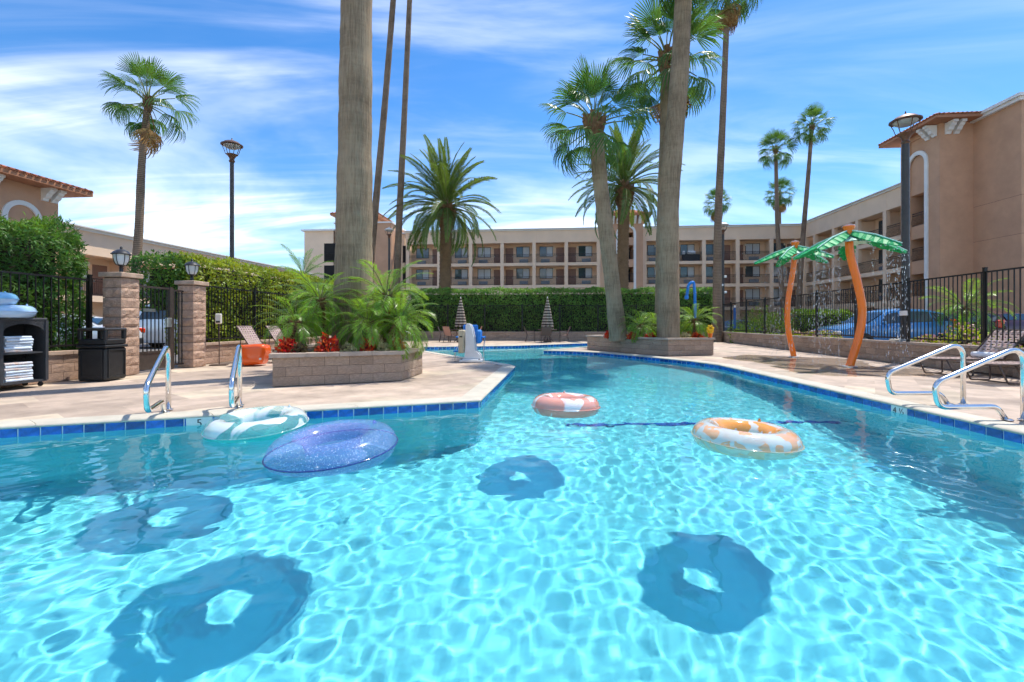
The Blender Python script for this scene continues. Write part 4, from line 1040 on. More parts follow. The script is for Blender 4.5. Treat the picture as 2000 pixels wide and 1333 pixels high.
def railing(w_, belly=False):
    k = (round(w_, 2), belly)
    if k not in RAILS: RAILS[k] = shared('railing', railing_mesh(w_, belly), M_rail)
    return RAILS[k]

def wing(parent, O, e, bays, slabs, ztop, zopen, depth=1.55, colw=0.42, slabh=0.36, mirror0=0, belly=False, detail=True, grid_right=False, skip=()):
    """gallery facade: O = left end at ground, e = direction to the right seen from outside; bays = column centre positions"""
    O = Vector(O); e = Vector(e).normalized(); inn = Vector((-e.y, e.x, 0)); R = Matrix(((e.x, inn.x, 0, O.x), (e.y, inn.y, 0, O.y), (0, 0, 1, O.z), (0, 0, 0, 1)))
    def put(name, me, x, y, z, par=parent, sx=1.0):
        o = link(name, me, par, M=(R @ Matrix.Translation((x, y, z)) @ Matrix.Diagonal((sx, 1, 1, 1)))); return o
    W = bays[-1] - bays[0]; xc = (bays[0] + bays[-1]) / 2
    # columns, slabs, parapet, back wall
    for x in bays: MB().box((x, 0.16, zopen / 2), (colw, 0.34, zopen), M=R).build('column', M_beige, parent)
    for z in slabs: MB().box((xc, depth / 2 + 0.03, z - slabh / 2), (W, depth + 0.06 - 0.004, slabh), M=R).build('floor_slab', M_beige, parent)
    MB().box((xc, 0.17, (zopen + ztop) / 2), (W + colw, 0.40, ztop - zopen), M=R).build('parapet', M_beige, parent)
    m = MB(); m.box((xc, 0.15, ztop + 0.03), (W + colw + 0.2, 0.62, 0.16), M=R); m.box((xc, 0.02, ztop + 0.14), (W + colw + 0.3, 0.75, 0.07), M=R); m.build('cornice', [M_white], parent)
    MB().box((xc, depth + 0.15, zopen / 2 + 0.1), (W, 0.2, zopen + 0.2), M=R).build('back_wall', M_inner, parent)
    MB().box((xc, depth / 2 + 0.3, zopen + 0.12), (W, depth - 0.1, 0.14), M=R).build('ceiling', M_inner, parent)
    MB().box((xc, 5.5, ztop - 0.35), (W, 10.2, 0.2), M=R).build('roof', M_grey, parent)
    for x in bays[1:-1]: MB().box((x + 0.3, -0.032, (zopen + ztop) / 2), (0.018, 0.01, ztop - zopen - 0.1), M=R).build('control_joint', M_inner, parent)
    rnd = random.Random(len(bays) * 7 + int(O.x))
    for zi, z in enumerate(slabs):
        for b in range(len(bays) - 1):
            if (zi, b) in skip: continue
            x0, x1 = bays[b] + colw / 2, bays[b + 1] - colw / 2; w_ = x1 - x0
            put('railing', railing(w_, belly), x0, 0.06, z)
            MB().box((bays[b + 1] if b < len(bays) - 2 else bays[b + 1] - 0.1, depth * 0.5 + 0.2, z + 1.15), (0.16, depth - 0.3, 2.3), M=R).build('balcony_divider', M_inner, parent) if b < len(bays) - 2 else None
            if not detail: continue
            mir = (b + mirror0) % 2
            if mir == 0: wx, dx_, lx = x0 + 0.42, x1 - 1.02, x1 - 1.28
            else: wx, dx_, lx = x1 - 0.42 - WW, x0 + 0.05, x0 + 1.24
            yb = depth + 0.03
            wo = put('window', ME_wframe, wx, yb, z + 0.92)
            lightr = rnd.random() < 0.8; both = rnd.random() < 0.15
            for s_ in (0, 1):
                me = ME_pane_l if ((s_ == 1 and lightr) or both) else ME_pane_d
                p_ = link('pane', me, wo, (WW * (0.25 + 0.5 * s_) + (0.012 if s_ == 0 else -0.012), 0.01, WH / 2))
            put('ac_unit', ME_ac, wx + WW * 0.5 + (0.12 if mir else -0.12), yb - 0.03, z + 0.42)
            d_ = put('door', ME_door, dx_, yb + 0.02, z)
            link('handle', ME_knob, d_, (0.1 if mir == 0 else 0.88, -0.05, 1.02))
            put('wall_lamp', ME_sc, lx, yb - 0.02, z + 2.05)
    return R
def barrel_roof(parent, rect, z0, over, rise, tile=0.30, M=None):
    """hipped roof of clay barrel tiles on a rectangle (x0, y0, x1, y1) in the frame M"""
    x0, y0, x1, y1 = rect; X0, Y0, X1, Y1 = x0 - over, y0 - over, x1 + over, y1 + over; cx, cy_ = (X0 + X1) / 2, (Y0 + Y1) / 2
    half = min(X1 - X0, Y1 - Y0) / 2; lx, ly = (X1 - X0) / 2 - half, (Y1 - Y0) / 2 - half
    r1, r2 = (cx - lx, cy_ - ly), (cx + lx, cy_ + ly)
    m = MB(); m.box((cx, cy_, z0 - 0.11), (X1 - X0, Y1 - Y0, 0.20), M=M); m.build('fascia', M_fascia, parent)
    b = MB(); zr = z0 + rise
    c = [(X0, Y0, z0), (X1, Y0, z0), (X1, Y1, z0), (X0, Y1, z0), (r1[0], r1[1], zr), (r2[0], r2[1], zr)]
    if ly > lx: fs = [(0, 1, 4), (1, 2, 5, 4), (2, 3, 5), (3, 0, 4, 5)]
    else: fs = [(0, 1, 5, 4), (1, 2, 5), (2, 3, 4, 5), (3, 0, 4)]
    b.add(c, fs, M); b.build('roof_deck', M_clay, parent)
    # half-round tiles running up each slope
    for s in range(4):
        a = Vector(c[s]); d = Vector(c[(s + 1) % 4]); e = (d - a); L = e.length; e.normalize(); inn = Vector((-e.y, e.x, 0)); k = int(L / tile)
        for j in range(k):
            t_ = L * (j + 0.5) / k; run = max(0.35, min(half, t_, L - t_)); p = a + e * t_ - inn * 0.06 + Vector((0, 0, 0.0)); q = p + inn * (run + 0.02) + Vector((0, 0, rise * run / half))
            n_ = 5; w_ = tile * 0.40; up = (q - p).cross(e).normalized() * -1
            if up.z < 0: up = -up
            A_ = [p + e * w_ * math.cos(PI * i / n_) + up * w_ * 0.85 * math.sin(PI * i / n_) for i in range(n_ + 1)]; B_ = [q + e * w_ * 0.8 * math.cos(PI * i / n_) + up * w_ * 0.7 * math.sin(PI * i / n_) for i in range(n_ + 1)]
            tm = MB(); tm.ribbon(A_, B_); tm.add(A_, [tuple(range(n_ + 1))])
            if M is not None: tm.v = [tuple(M @ Vector(v)) for v in tm.v]
            tm.build('roof_tile', M_clay, parent, smooth=False)
def corbel_mesh():
    """white scroll bracket, projecting along -y, hanging below z=0"""
    prof = [(0, 0), (-0.75, 0), (-0.75, -0.16), (-0.62, -0.20), (-0.56, -0.32), (-0.42, -0.40), (-0.34, -0.58), (-0.18, -0.66), (-0.12, -0.80), (0, -0.80)]
    m = MB(); vs = [(-0.17, y, z) for y, z in prof] + [(0.17, y, z) for y, z in prof]; n_ = len(prof)
    m.add(vs, [tuple(range(n_)), tuple(range(2 * n_ - 1, n_ - 1, -1))] + [(i, n_ + i, n_ + (i + 1) % n_, (i + 1) % n_) for i in range(n_)]); return m
ME_corbel = shared('bracket', corbel_mesh(), M_white)
def arch_trim(parent, M, cx, z0, zs, r_out, wd, proud=0.09, m_=None):
    """white raised band: two legs from z0 to zs and a round head; in frame M on plane y=0, projecting to -y"""
    pts_o = [(cx - r_out, z0)] + [(cx + r_out * math.cos(PI - PI * i / 16), zs + r_out * math.sin(PI * i / 16)) for i in range(17)] + [(cx + r_out, z0)]
    ri = r_out - wd; pts_i = [(cx - ri, z0)] + [(cx + ri * math.cos(PI - PI * i / 16), zs + ri * math.sin(PI * i / 16)) for i in range(17)] + [(cx + ri, z0)]
    m = MB(); n_ = len(pts_o); fo = [M @ Vector((x, -proud, z)) for x, z in pts_o]; fi = [M @ Vector((x, -proud, z)) for x, z in pts_i]
    bo = [M @ Vector((x, 0.02, z)) for x, z in pts_o]; bi = [M @ Vector((x, 0.02, z)) for x, z in pts_i]
    m.ribbon(fi, fo); m.ribbon(fo, bo); m.ribbon(bi, fi); m.build('arch_trim', m_ or M_white, parent)
def frame(O, e):
    O = Vector(O); e = Vector(e).normalized(); inn = Vector((-e.y, e.x, 0))
    return Matrix(((e.x, inn.x, 0, O.x), (e.y, inn.y, 0, O.y), (0, 0, 1, O.z), (0, 0, 0, 1)))

# --- far wing -----------------------------------------------------------
def back_t(x): k = (x - 1000) / F; return k * 56 / (0.996 + 0.0885 * k)      # distance along the far facade for a photo column
BO = Vector((0, 56, 0)); SL = [3.03, 5.74, 8.44]; ZO, ZT = 10.87, 12.35
bw = thing('hotel_wing', 'long beige three-gallery hotel wing across the far end', 'building')
cols = [back_t(x) for x in (796, 857, 919, 980.5, 1043, 1106, 1169)]
wing(bw, BO, UV, cols, SL[1:], ZT, ZO, skip=())
cols = [back_t(x) for x in (1259, 1310, 1375, 1441, 1507, 1572)]
wing(bw, BO, UV, cols, SL, ZT, ZO, mirror0=0)
FB = frame(BO, UV)
# plain wall below the galleries at left, plain block at the far left end
MB().box(((back_t(796) + back_t(1169)) / 2, 0.30, 2.7), (back_t(1169) - back_t(796) - 0.5, 0.3, 5.3), M=FB).build('lower_wall', M_beige, bw)
xa, xb = back_t(607), back_t(662)
MB().box(((xa + xb) / 2, 3.0, 6.2), (xb - xa, 9, 12.5), M=FB).build('end_block', M_beige, bw)
m = MB(); m.box(((xa + xb) / 2, 2.9, 12.52), (xb - xa + 0.5, 9.4, 0.2), M=FB); m.build('end_cornice', M_white, bw)
for z in (3.2, 5.9, 8.6):
    w0 = back_t(648); MB().box(((w0 + xb) / 2 + 0.1, -1.46, z + 1.15), (1.6, 0.1, 2.3), M=FB).build('opening_shade', M_dark, bw)  # near-black panel on the solid wall, opening's shade put in as colour
    o = link('railing', railing(1.6), bw, M=FB @ Matrix.Translation((w0 - 0.0, -1.58, z)))
# salmon stair tower behind the huge trunk
x0, x1 = back_t(665), back_t(772)
tw1 = thing('stair_tower', 'salmon stair tower of the far wing behind the huge trunk', 'building')
MB().box(((x0 + x1) / 2, 1.6, 6.65), (x1 - x0, 6, 13.3), M=FB).build('wall', M_salmon, tw1)
MB().box(((x0 + x1) / 2, 1.6, 13.36), (x1 - x0 + 0.3, 6.3, 0.16), M=FB).build('cornice', M_white, tw1)
barrel_roof(tw1, (x0 + 0.3, -0.9, x0 + 4.6, 3.2), 14.5, 0.8, 1.1, M=FB)
MB().box((x0 + 2.45, 1.15, 13.8), (4.2, 4.0, 1.3), M=FB).build('belvedere', M_salmon, tw1)
# link wall beside it with side balconies
m = MB(); m.box((back_t(779) + 0.1, 2.2, 6.1), (1.0, 3.6, 12.3), M=FB); m.build('return_wall', M_beige, bw)
MB().box((back_t(779) + 0.1, 2.2, 12.33), (1.3, 4.0, 0.18), M=FB).build('return_cornice', M_white, bw)
for z in SL[1:]: MB().box((back_t(785) + 0.3, 0.36, z + 1.3), (0.6, 0.1, 2.1), M=FB).build('opening_shade', M_dark, bw)  # dark panels on the wall face, painted as shaded openings
# middle stair tower with white arch
x0, x1 = back_t(1188), back_t(1253)
tw2 = thing('stair_tower', 'salmon stair tower with white arch behind the leaning palm', 'building')
MB().box((x0 + 0.55, 1.2, 6.75), (1.1, 4.2, 13.5), M=FB).build('wall_pier', M_salmon, tw2); MB().box((x1 - 0.55, 1.2, 6.75), (1.1, 4.2, 13.5), M=FB).build('wall_pier', M_salmon, tw2)
MB().box(((x0 + x1) / 2, 1.25, 12.7), (x1 - x0 - 2.2, 4.1, 1.9), M=FB).build('wall_head', M_salmon, tw2)
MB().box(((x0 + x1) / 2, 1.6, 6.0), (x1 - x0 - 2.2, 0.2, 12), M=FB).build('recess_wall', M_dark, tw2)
for z in SL + [11.0]:
    MB().box(((x0 + x1) / 2, 0.2, z - 0.3), (x1 - x0 - 2.2, 2.2, 0.9), M=FB).build('landing', M_salmon, tw2)
    if z < 10: link('railing', railing(round(x1 - x0 - 2.2, 1)), tw2, M=FB @ Matrix.Translation((x0 + 1.1, -0.92, z + 0.15)))
arch_trim(tw2, FB @ Matrix.Translation((0, -0.9, 0)), (x0 + x1) / 2, 0, 11.6, (x1 - x0) / 2 - 0.8, 0.28)
barrel_roof(tw2, (x0, -0.9, x1, 3.3), 13.75, 0.85, 1.2, M=FB)
for dx_ in (0.4, 1.0, x1 - x0 - 1.0, x1 - x0 - 0.4): link('bracket', ME_corbel, tw2, M=FB @ Matrix.Translation((x0 + dx_, -0.9, 13.55)))

MB().box(((back_t(1169) + back_t(1188)) / 2 + 0.1, 0.9, 6.15), (back_t(1188) - back_t(1169) + 0.5, 1.2, 12.3), M=FB).build('infill_wall', M_beige, bw)
MB().box((back_t(1255), 0.8, 6.15), (0.7, 1.2, 12.3), M=FB).build('infill_wall', M_beige, bw)
MB().box((back_t(1572) + 1.2, 1.0, 6.15), (2.4, 1.2, 12.3), M=FB).build('corner_wall', M_beige, bw)
# --- right wing ---------------------------------------------------------
CO = Vector((33.6, 53.0, 0)); dnear = -DV                     # inner corner, running towards the camera
rwg = thing('hotel_wing', 'beige hotel wing receding along the right side', 'building')
# the facade looks to -X; seen from outside its right end is the near end
wing(rwg, CO, dnear, [0.2, 2.0, 5.5, 9.2, 12.9, 16.4], SL, ZT + 0.15, ZO, belly=True, mirror0=1)
FRW = frame(CO, dnear)
for b0, b1 in ((2.0, 5.5), (5.5, 9.2), (9.2, 12.9), (12.9, 16.4)):     # arched openings to the parking below
    w_ = b1 - b0 - 0.42; c = (b0 + b1) / 2; n_ = 12; zb = SL[0] - 0.36
    top = [(c - w_ / 2 + w_ * i / n_, zb) for i in range(n_ + 1)]; low = [(x, zb - 0.75 + 0.62 * math.sqrt(max(0, 1 - ((x - c) / (w_ / 2)) ** 2))) for x, _ in top]
    m = MB(); m.ribbon([FRW @ Vector((x, 0.05, z)) for x, z in low], [FRW @ Vector((x, 0.05, z)) for x, z in top]); m.ribbon([FRW @ Vector((x, 0.35, z)) for x, z in low], [FRW @ Vector((x, 0.05, z)) for x, z in low])
    m.build('arch_spandrel', M_beige, rwg)
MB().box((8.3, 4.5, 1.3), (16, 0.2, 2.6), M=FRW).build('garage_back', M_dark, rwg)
# antenna arm on the roof
m = MB(); m.bar(FRW @ Vector((15.6, 1, ZT)), FRW @ Vector((15.6, 1, ZT + 1.6)), 0.06); m.bar(FRW @ Vector((15.6, 1, ZT + 1.6)), FRW @ Vector((14.2, 0.6, ZT + 1.6)), 0.05); m.build('roof_arm', M_frame, rwg)
# tower at its near end
tw3 = thing('stair_tower', 'large salmon tower with tiled roof at the right edge', 'building')
FT = frame(CO + dnear * 16.2 + Vector((-0.996, 0.0885, 0)) * 1.0, dnear)      # face with the arch; x towards the camera, y into the building
TW = 3.75; TZ = 15.2
ax0, ax1 = 0.95, 2.45
MB().box((ax0 / 2, 3.0, TZ / 2), (ax0, 6.0, TZ), M=FT).build('wall_pier', M_salmon, tw3)
MB().box(((ax1 + TW) / 2, 3.0, TZ / 2), (TW - ax1, 6.0, TZ), M=FT).build('wall_pier', M_salmon, tw3)
MB().box(((ax0 + ax1) / 2, 0.4, (11.0 + TZ) / 2), (ax1 - ax0, 0.6, TZ - 11.0), M=FT).build('wall_head', M_salmon, tw3)
for z in SL: 
    MB().box(((ax0 + ax1) / 2, 0.4, z - 0.35), (ax1 - ax0, 0.6, 1.0), M=FT).build('landing', M_salmon, tw3)
    link('railing', railing(ax1 - ax0, True), tw3, M=FT @ Matrix.Translation((ax0, 0.2, z + 0.12)))
MB().box(((ax0 + ax1) / 2, 2.4, 5.5), (ax1 - ax0, 0.1, 11.0), M=FT).build('recess_wall', M_inner, tw3)
arch_trim(tw3, FT, (ax0 + ax1) / 2, 0, 13.2, (ax1 - ax0) / 2 + 0.30, 0.30)
barrel_roof(tw3, (0, 0, TW, 5.5), TZ + 0.55, 1.0, 1.0, M=FT)
MB().box((TW / 2, 2.75, TZ + 0.17), (TW - 0.02, 5.48, 0.36), M=FT).build('frieze', M_salmon, tw3)
for dx_ in (2.75, 3.35): link('bracket', ME_corbel, tw3, M=FT @ Matrix.Translation((dx_, 0, TZ + 0.3)))
for dy_ in (0.5, 1.05): link('bracket', ME_corbel, tw3, M=FT @ Matrix.Translation((TW, dy_, TZ + 0.3)) @ Matrix.Rotation(PI / 2, 4, 'Z'))
# end block, set back to the right of the tower and nearer
E0 = 2.25
MB().box((TW + 1.65, E0 + 4, 7.75), (3.5, 8, 15.5), M=FT).build('end_wall', M_salmon, tw3)
m = MB(); m.box((TW + 1.6, E0 + 4, 15.55), (3.9, 8.5, 0.22), M=FT); m.box((TW + 1.6, E0 + 4, 15.75), (4.2, 8.8, 0.2), M=FT); m.build('end_cornice', M_white, tw3)
for z in (6.9, 9.4): 
    MB().box((TW + 1.65, E0 + 4, z), (3.512, 8.012, 0.022), M=FT).build('wall_joint', mat('joint_brown', (0.27, 0.13, 0.09), 0.9), tw3)  # thin darker bands mark the stucco joints

# --- left building, low and sunlit ---------------------------------------
LO = Vector((-27.4 + 0.0889 * 27.0, 27.0, 0))                # facade looks to +X; seen from outside, right = away from the camera
lb = thing('hotel_wing', 'low cream two-storey wing behind the left hedges', 'building')
wing(lb, Vector((-27.4 + 0.0889 * 22.5, 22.5, 0)), DV, [0, 3.8, 7.6, 11.4, 15.2, 19.0, 22.8, 26.6, 30.4], [2.75], 6.55, 5.15, belly=False, mirror0=1)
ltw = thing('stair_tower', 'salmon tower with white arch and tiled roof at upper left', 'building')
FL = frame(Vector((-25.75 + 0.0889 * 19.6, 19.6, 0)), DV)
MB().box((2.2, 2.5, 3.95), (4.4, 5, 7.9), M=FL).build('wall', M_salmon, ltw)
barrel_roof(ltw, (0, 0, 4.4, 5), 8.12, 0.95, 0.95, M=FL)
for dx_ in (1.05, 1.5, 3.72, 4.17): link('bracket', ME_corbel, ltw, M=FL @ Matrix.Translation((dx_, 0, 7.93)) @ Matrix.Scale(0.8, 4))
arch_trim(ltw, FL, 2.75, 0, 6.2, 0.85, 0.22)
# ------------------------------------------------------------------ swim rings
def vinyl(name, col, opaque, rough=0.12, pattern=None, col2=None, op2=None, scale=6.0, lo=0.48, hi=0.52):
    """inflated vinyl: part clear film, part coloured skin; pattern prints a second colour"""
    m = bpy.data.materials.new(name); m.use_nodes = True; t = m.node_tree; p = t.nodes['Principled BSDF']; o = [n for n in t.nodes if n.type == 'OUTPUT_MATERIAL'][0]; L = t.links.new
    p.inputs['Roughness'].default_value = rough; p.inputs['Base Color'].default_value = tuple(col) + (1,); p.inputs['Coat Weight'].default_value = 0.6; p.inputs['Coat Roughness'].default_value = 0.06
    tr = t.nodes.new('ShaderNodeBsdfTransparent'); tr.inputs['Color'].default_value = tuple(0.35 + 0.65 * c for c in col) + (1,)
    mx = t.nodes.new('ShaderNodeMixShader'); mx.inputs[0].default_value = opaque; L(tr.outputs[0], mx.inputs[1]); L(p.outputs[0], mx.inputs[2]); L(mx.outputs[0], o.inputs['Surface'])
    if pattern:
        co_ = t.nodes.new('ShaderNodeTexCoord')
        if pattern == 'glitter':
            tx = t.nodes.new('ShaderNodeTexVoronoi'); tx.inputs['Scale'].default_value = scale; out_ = tx.outputs['Distance']
        elif pattern == 'petal':
            tx = t.nodes.new('ShaderNodeTexVoronoi'); tx.feature = 'SMOOTH_F1'; tx.inputs['Scale'].default_value = scale; out_ = tx.outputs['Distance']
        else:
            tx = t.nodes.new('ShaderNodeTexNoise'); tx.inputs['Scale'].default_value = scale; tx.inputs['Detail'].default_value = 1.5; tx.inputs['Distortion'].default_value = 1.2; out_ = tx.outputs['Fac']
        L(co_.outputs['Object'], tx.inputs['Vector'])
        mr = t.nodes.new('ShaderNodeMapRange'); mr.inputs['From Min'].default_value = lo; mr.inputs['From Max'].default_value = hi; L(out_, mr.inputs['Value'])
        cm = t.nodes.new('ShaderNodeMixRGB'); cm.inputs['Color1'].default_value = tuple(col) + (1,); cm.inputs['Color2'].default_value = tuple(col2) + (1,); L(mr.outputs[0], cm.inputs['Fac']); L(cm.outputs[0], p.inputs['Base Color'])
        fm = t.nodes.new('ShaderNodeMapRange'); fm.inputs['To Min'].default_value = opaque; fm.inputs['To Max'].default_value = op2 if op2 is not None else opaque; L(mr.outputs[0], fm.inputs['Value']); L(fm.outputs[0], mx.inputs[0])
    return m
def ring_skin(R, r, a0, a1, squash=0.9, nu=56, nv=12, puck=0.012, seed=0):
    m = MB(); m.smooth = True; rows = []
    for i in range(nu):
        u = 2 * PI * i / nu; row = []
        for j in range(nv + 1):
            a = a0 + (a1 - a0) * j / nv; pk = 1 + puck * math.cos(u * 28 + seed) * max(0, -math.cos(a)) * 1.5 + puck * 0.6 * math.sin(u * 5 + seed)
            row.append(((R + r * pk * math.cos(a)) * math.cos(u), (R + r * pk * math.cos(a)) * math.sin(u), r * pk * squash * math.sin(a)))
        rows.append(row)
    for i in range(nu):
        m.ribbon(rows[i], rows[(i + 1) % nu])
    return m
def weld(o):
    bm_ = bmesh.new(); bm_.from_mesh(o.data); bmesh.ops.remove_doubles(bm_, verts=bm_.verts[:], dist=1e-5); bmesh.ops.recalc_face_normals(bm_, faces=bm_.faces[:]); bm_.to_mesh(o.data); bm_.free(); return o
def swim_ring(label, loc, D, r, mats, tilt=(0, 0), rz=0, seam=None, extra=None, group='swim rings on the water', squash=0.9):
    t_ = thing('swim_ring', label, 'swim ring', loc, 0, group); t_.rotation_euler = (tilt[0], tilt[1], rz); R = D / 2 - r
    weld(ring_skin(R, r, -0.02, PI * 0.62, squash).build('outer_top', mats[0], t_)); weld(ring_skin(R, r, PI * 0.62, PI + 0.02, squash).build('inner_top', mats[1], t_))
    weld(ring_skin(R, r, PI + 0.02, 2 * PI - 0.02, squash).build('underside', mats[2], t_))
    s_ = MB(); s_.smooth = True; s_.tube([((D / 2 + 0.006) * math.cos(2 * PI * i / 56), (D / 2 + 0.006) * math.sin(2 * PI * i / 56), 0) for i in range(56)], 0.007, 5, closed=True); s_.build('seam', seam or mats[0], t_)
    v = MB(); v.lathe([(0.016, 0), (0.016, 0.015), (0.009, 0.018), (0.009, 0.03), (0.0, 0.031)], n=10, M=Matrix.Translation((R * 0.9, R * 0.4, r * squash * 0.98))); v.build('valve', mats[1], t_)
    return t_
V_clear = vinyl('clear_aqua_vinyl', (0.45, 0.95, 0.88), 0.30); V_white = vinyl('white_print_vinyl', (0.86, 0.90, 0.88), 0.75, pattern='noise', col2=(0.50, 0.90, 0.86), op2=0.22, scale=2.0, lo=0.50, hi=0.53); V_aqua = vinyl('aqua_vinyl', (0.08, 0.80, 0.72), 0.55)
swim_ring('clear aqua and white swim ring by the left pool edge', (-2.86, 5.18, WZ + 0.07), 1.04, 0.145, (V_white, V_white, V_aqua), (0.04, -0.05), 0.5)
V_gl = vinyl('blue_glitter_vinyl', (0.80, 0.86, 1.0), 0.92, pattern='glitter', col2=(0.36, 0.52, 0.95), op2=0.22, scale=60, lo=0.16, hi=0.24, rough=0.2); V_gl2 = vinyl('violet_glitter_vinyl', (0.75, 0.66, 0.95), 0.9, pattern='glitter', col2=(0.38, 0.40, 0.85), op2=0.34, scale=60, lo=0.14, hi=0.22, rough=0.2)
V_gl3 = vinyl('pale_glitter_vinyl', (0.95, 0.85, 0.85), 0.9, pattern='glitter', col2=(0.38, 0.55, 0.95), op2=0.36, scale=80, lo=0.16, hi=0.24)
V_seam = vinyl('navy_seam', (0.03, 0.05, 0.25), 0.9)
swim_ring('blue violet glitter swim ring nearest the camera', (-1.62, 4.18, WZ + 0.085), 1.12, 0.165, (V_gl, V_gl2, V_gl3), (0.05, -0.07), 0.2, seam=V_seam)
V_cw = vinyl('white_coral_vinyl', (0.92, 0.86, 0.84), 0.9, pattern='noise', col2=(0.95, 0.42, 0.32), op2=0.8, scale=2.2, lo=0.44, hi=0.47); V_co = vinyl('coral_vinyl', (0.95, 0.36, 0.26), 0.85, pattern='noise', col2=(0.95, 0.75, 0.70), op2=0.8, scale=3.0, lo=0.6, hi=0.64)
swim_ring('white and coral swim ring in mid pool', (0.735, 6.32, WZ + 0.085), 0.92, 0.15, (V_cw, V_cw, V_co), (0.0, 0.03), 1.1, squash=0.95)
V_fl = vinyl('orange_floral_vinyl', (0.90, 0.88, 0.85), 0.62, pattern='noise', col2=(0.95, 0.48, 0.24), op2=0.8, scale=6.5, lo=0.55, hi=0.57); V_fi = vinyl('orange_flower_vinyl', (0.95, 0.90, 0.82), 0.75, pattern='noise', col2=(0.90, 0.36, 0.05), op2=0.9, scale=5.5, lo=0.47, hi=0.49)
V_fu = vinyl('pale_peach_vinyl', (0.80, 0.84, 0.72), 0.45, pattern='noise', col2=(0.95, 0.65, 0.40), op2=0.6, scale=5, lo=0.55, hi=0.57)
swim_ring('clear orange floral swim ring on the right', (2.30, 4.55, WZ + 0.08), 0.98, 0.145, (V_fl, V_fi, V_fu), (0.02, 0.04), 0.3, seam=V_fu)

# ------------------------------------------------------------------ pool handrails
M_chrome = mat('polished_steel', (0.78, 0.78, 0.77), 0.16, metal=1.0, var=0.04, vscale=20)
def handrail(label, base, d):
    d = Vector((d[0], d[1], 0)).normalized(); up = Vector((0, 0, 1)); t_ = thing('pool_handrail', label, 'handrail', base, 0, 'pool handrails')
    pts = [(0, -0.02), (0, 0.86), (1.04, 0.42), (0.99, 0.15), (0.32, 0.155), (0.19, -0.02)]
    P = fillet([d * x + up * z for x, z in pts], [0, 0.16, 0.14, 0.11, 0.13, 0], 10)
    m = MB(); m.smooth = True; m.tube(P, 0.029, 14); m.build('rail', M_chrome, t_)
    for x in (0, 0.19):
        f = MB(); f.lathe([(0.055, 0.001), (0.055, 0.008), (0.034, 0.016)], c=tuple(d * x), n=18); autosmooth(f.build('flange', M_chrome, t_))
handrail('left steel handrail of the pair before the gate', (-4.37, 5.86, 0), (0.44, -0.9)); handrail('steel handrail behind the clear aqua swim ring', (-3.64, 6.16, 0), (0.44, -0.9))
handrail('nearest steel handrail at the right edge', (5.82, 5.24, 0), (-1, -0.02)); handrail('second steel handrail behind the nearest right one', (6.12, 6.25, 0), (-1, 0.0))
t_ = thing('step_rail', 'white curved step rail behind the left planter', 'handrail', A(812, 668, 23.5) * 1.0); t_.location.z = 0
m = MB(); m.smooth = True; m.tube(fillet([(-0.9, 0.1, 0), (-0.9, 0.1, 0.85), (0.05, 0, 0.45), (0.05, 0, 0.0)], 0.15, 6), 0.032, 10); m.build('rail', M_white, t_)

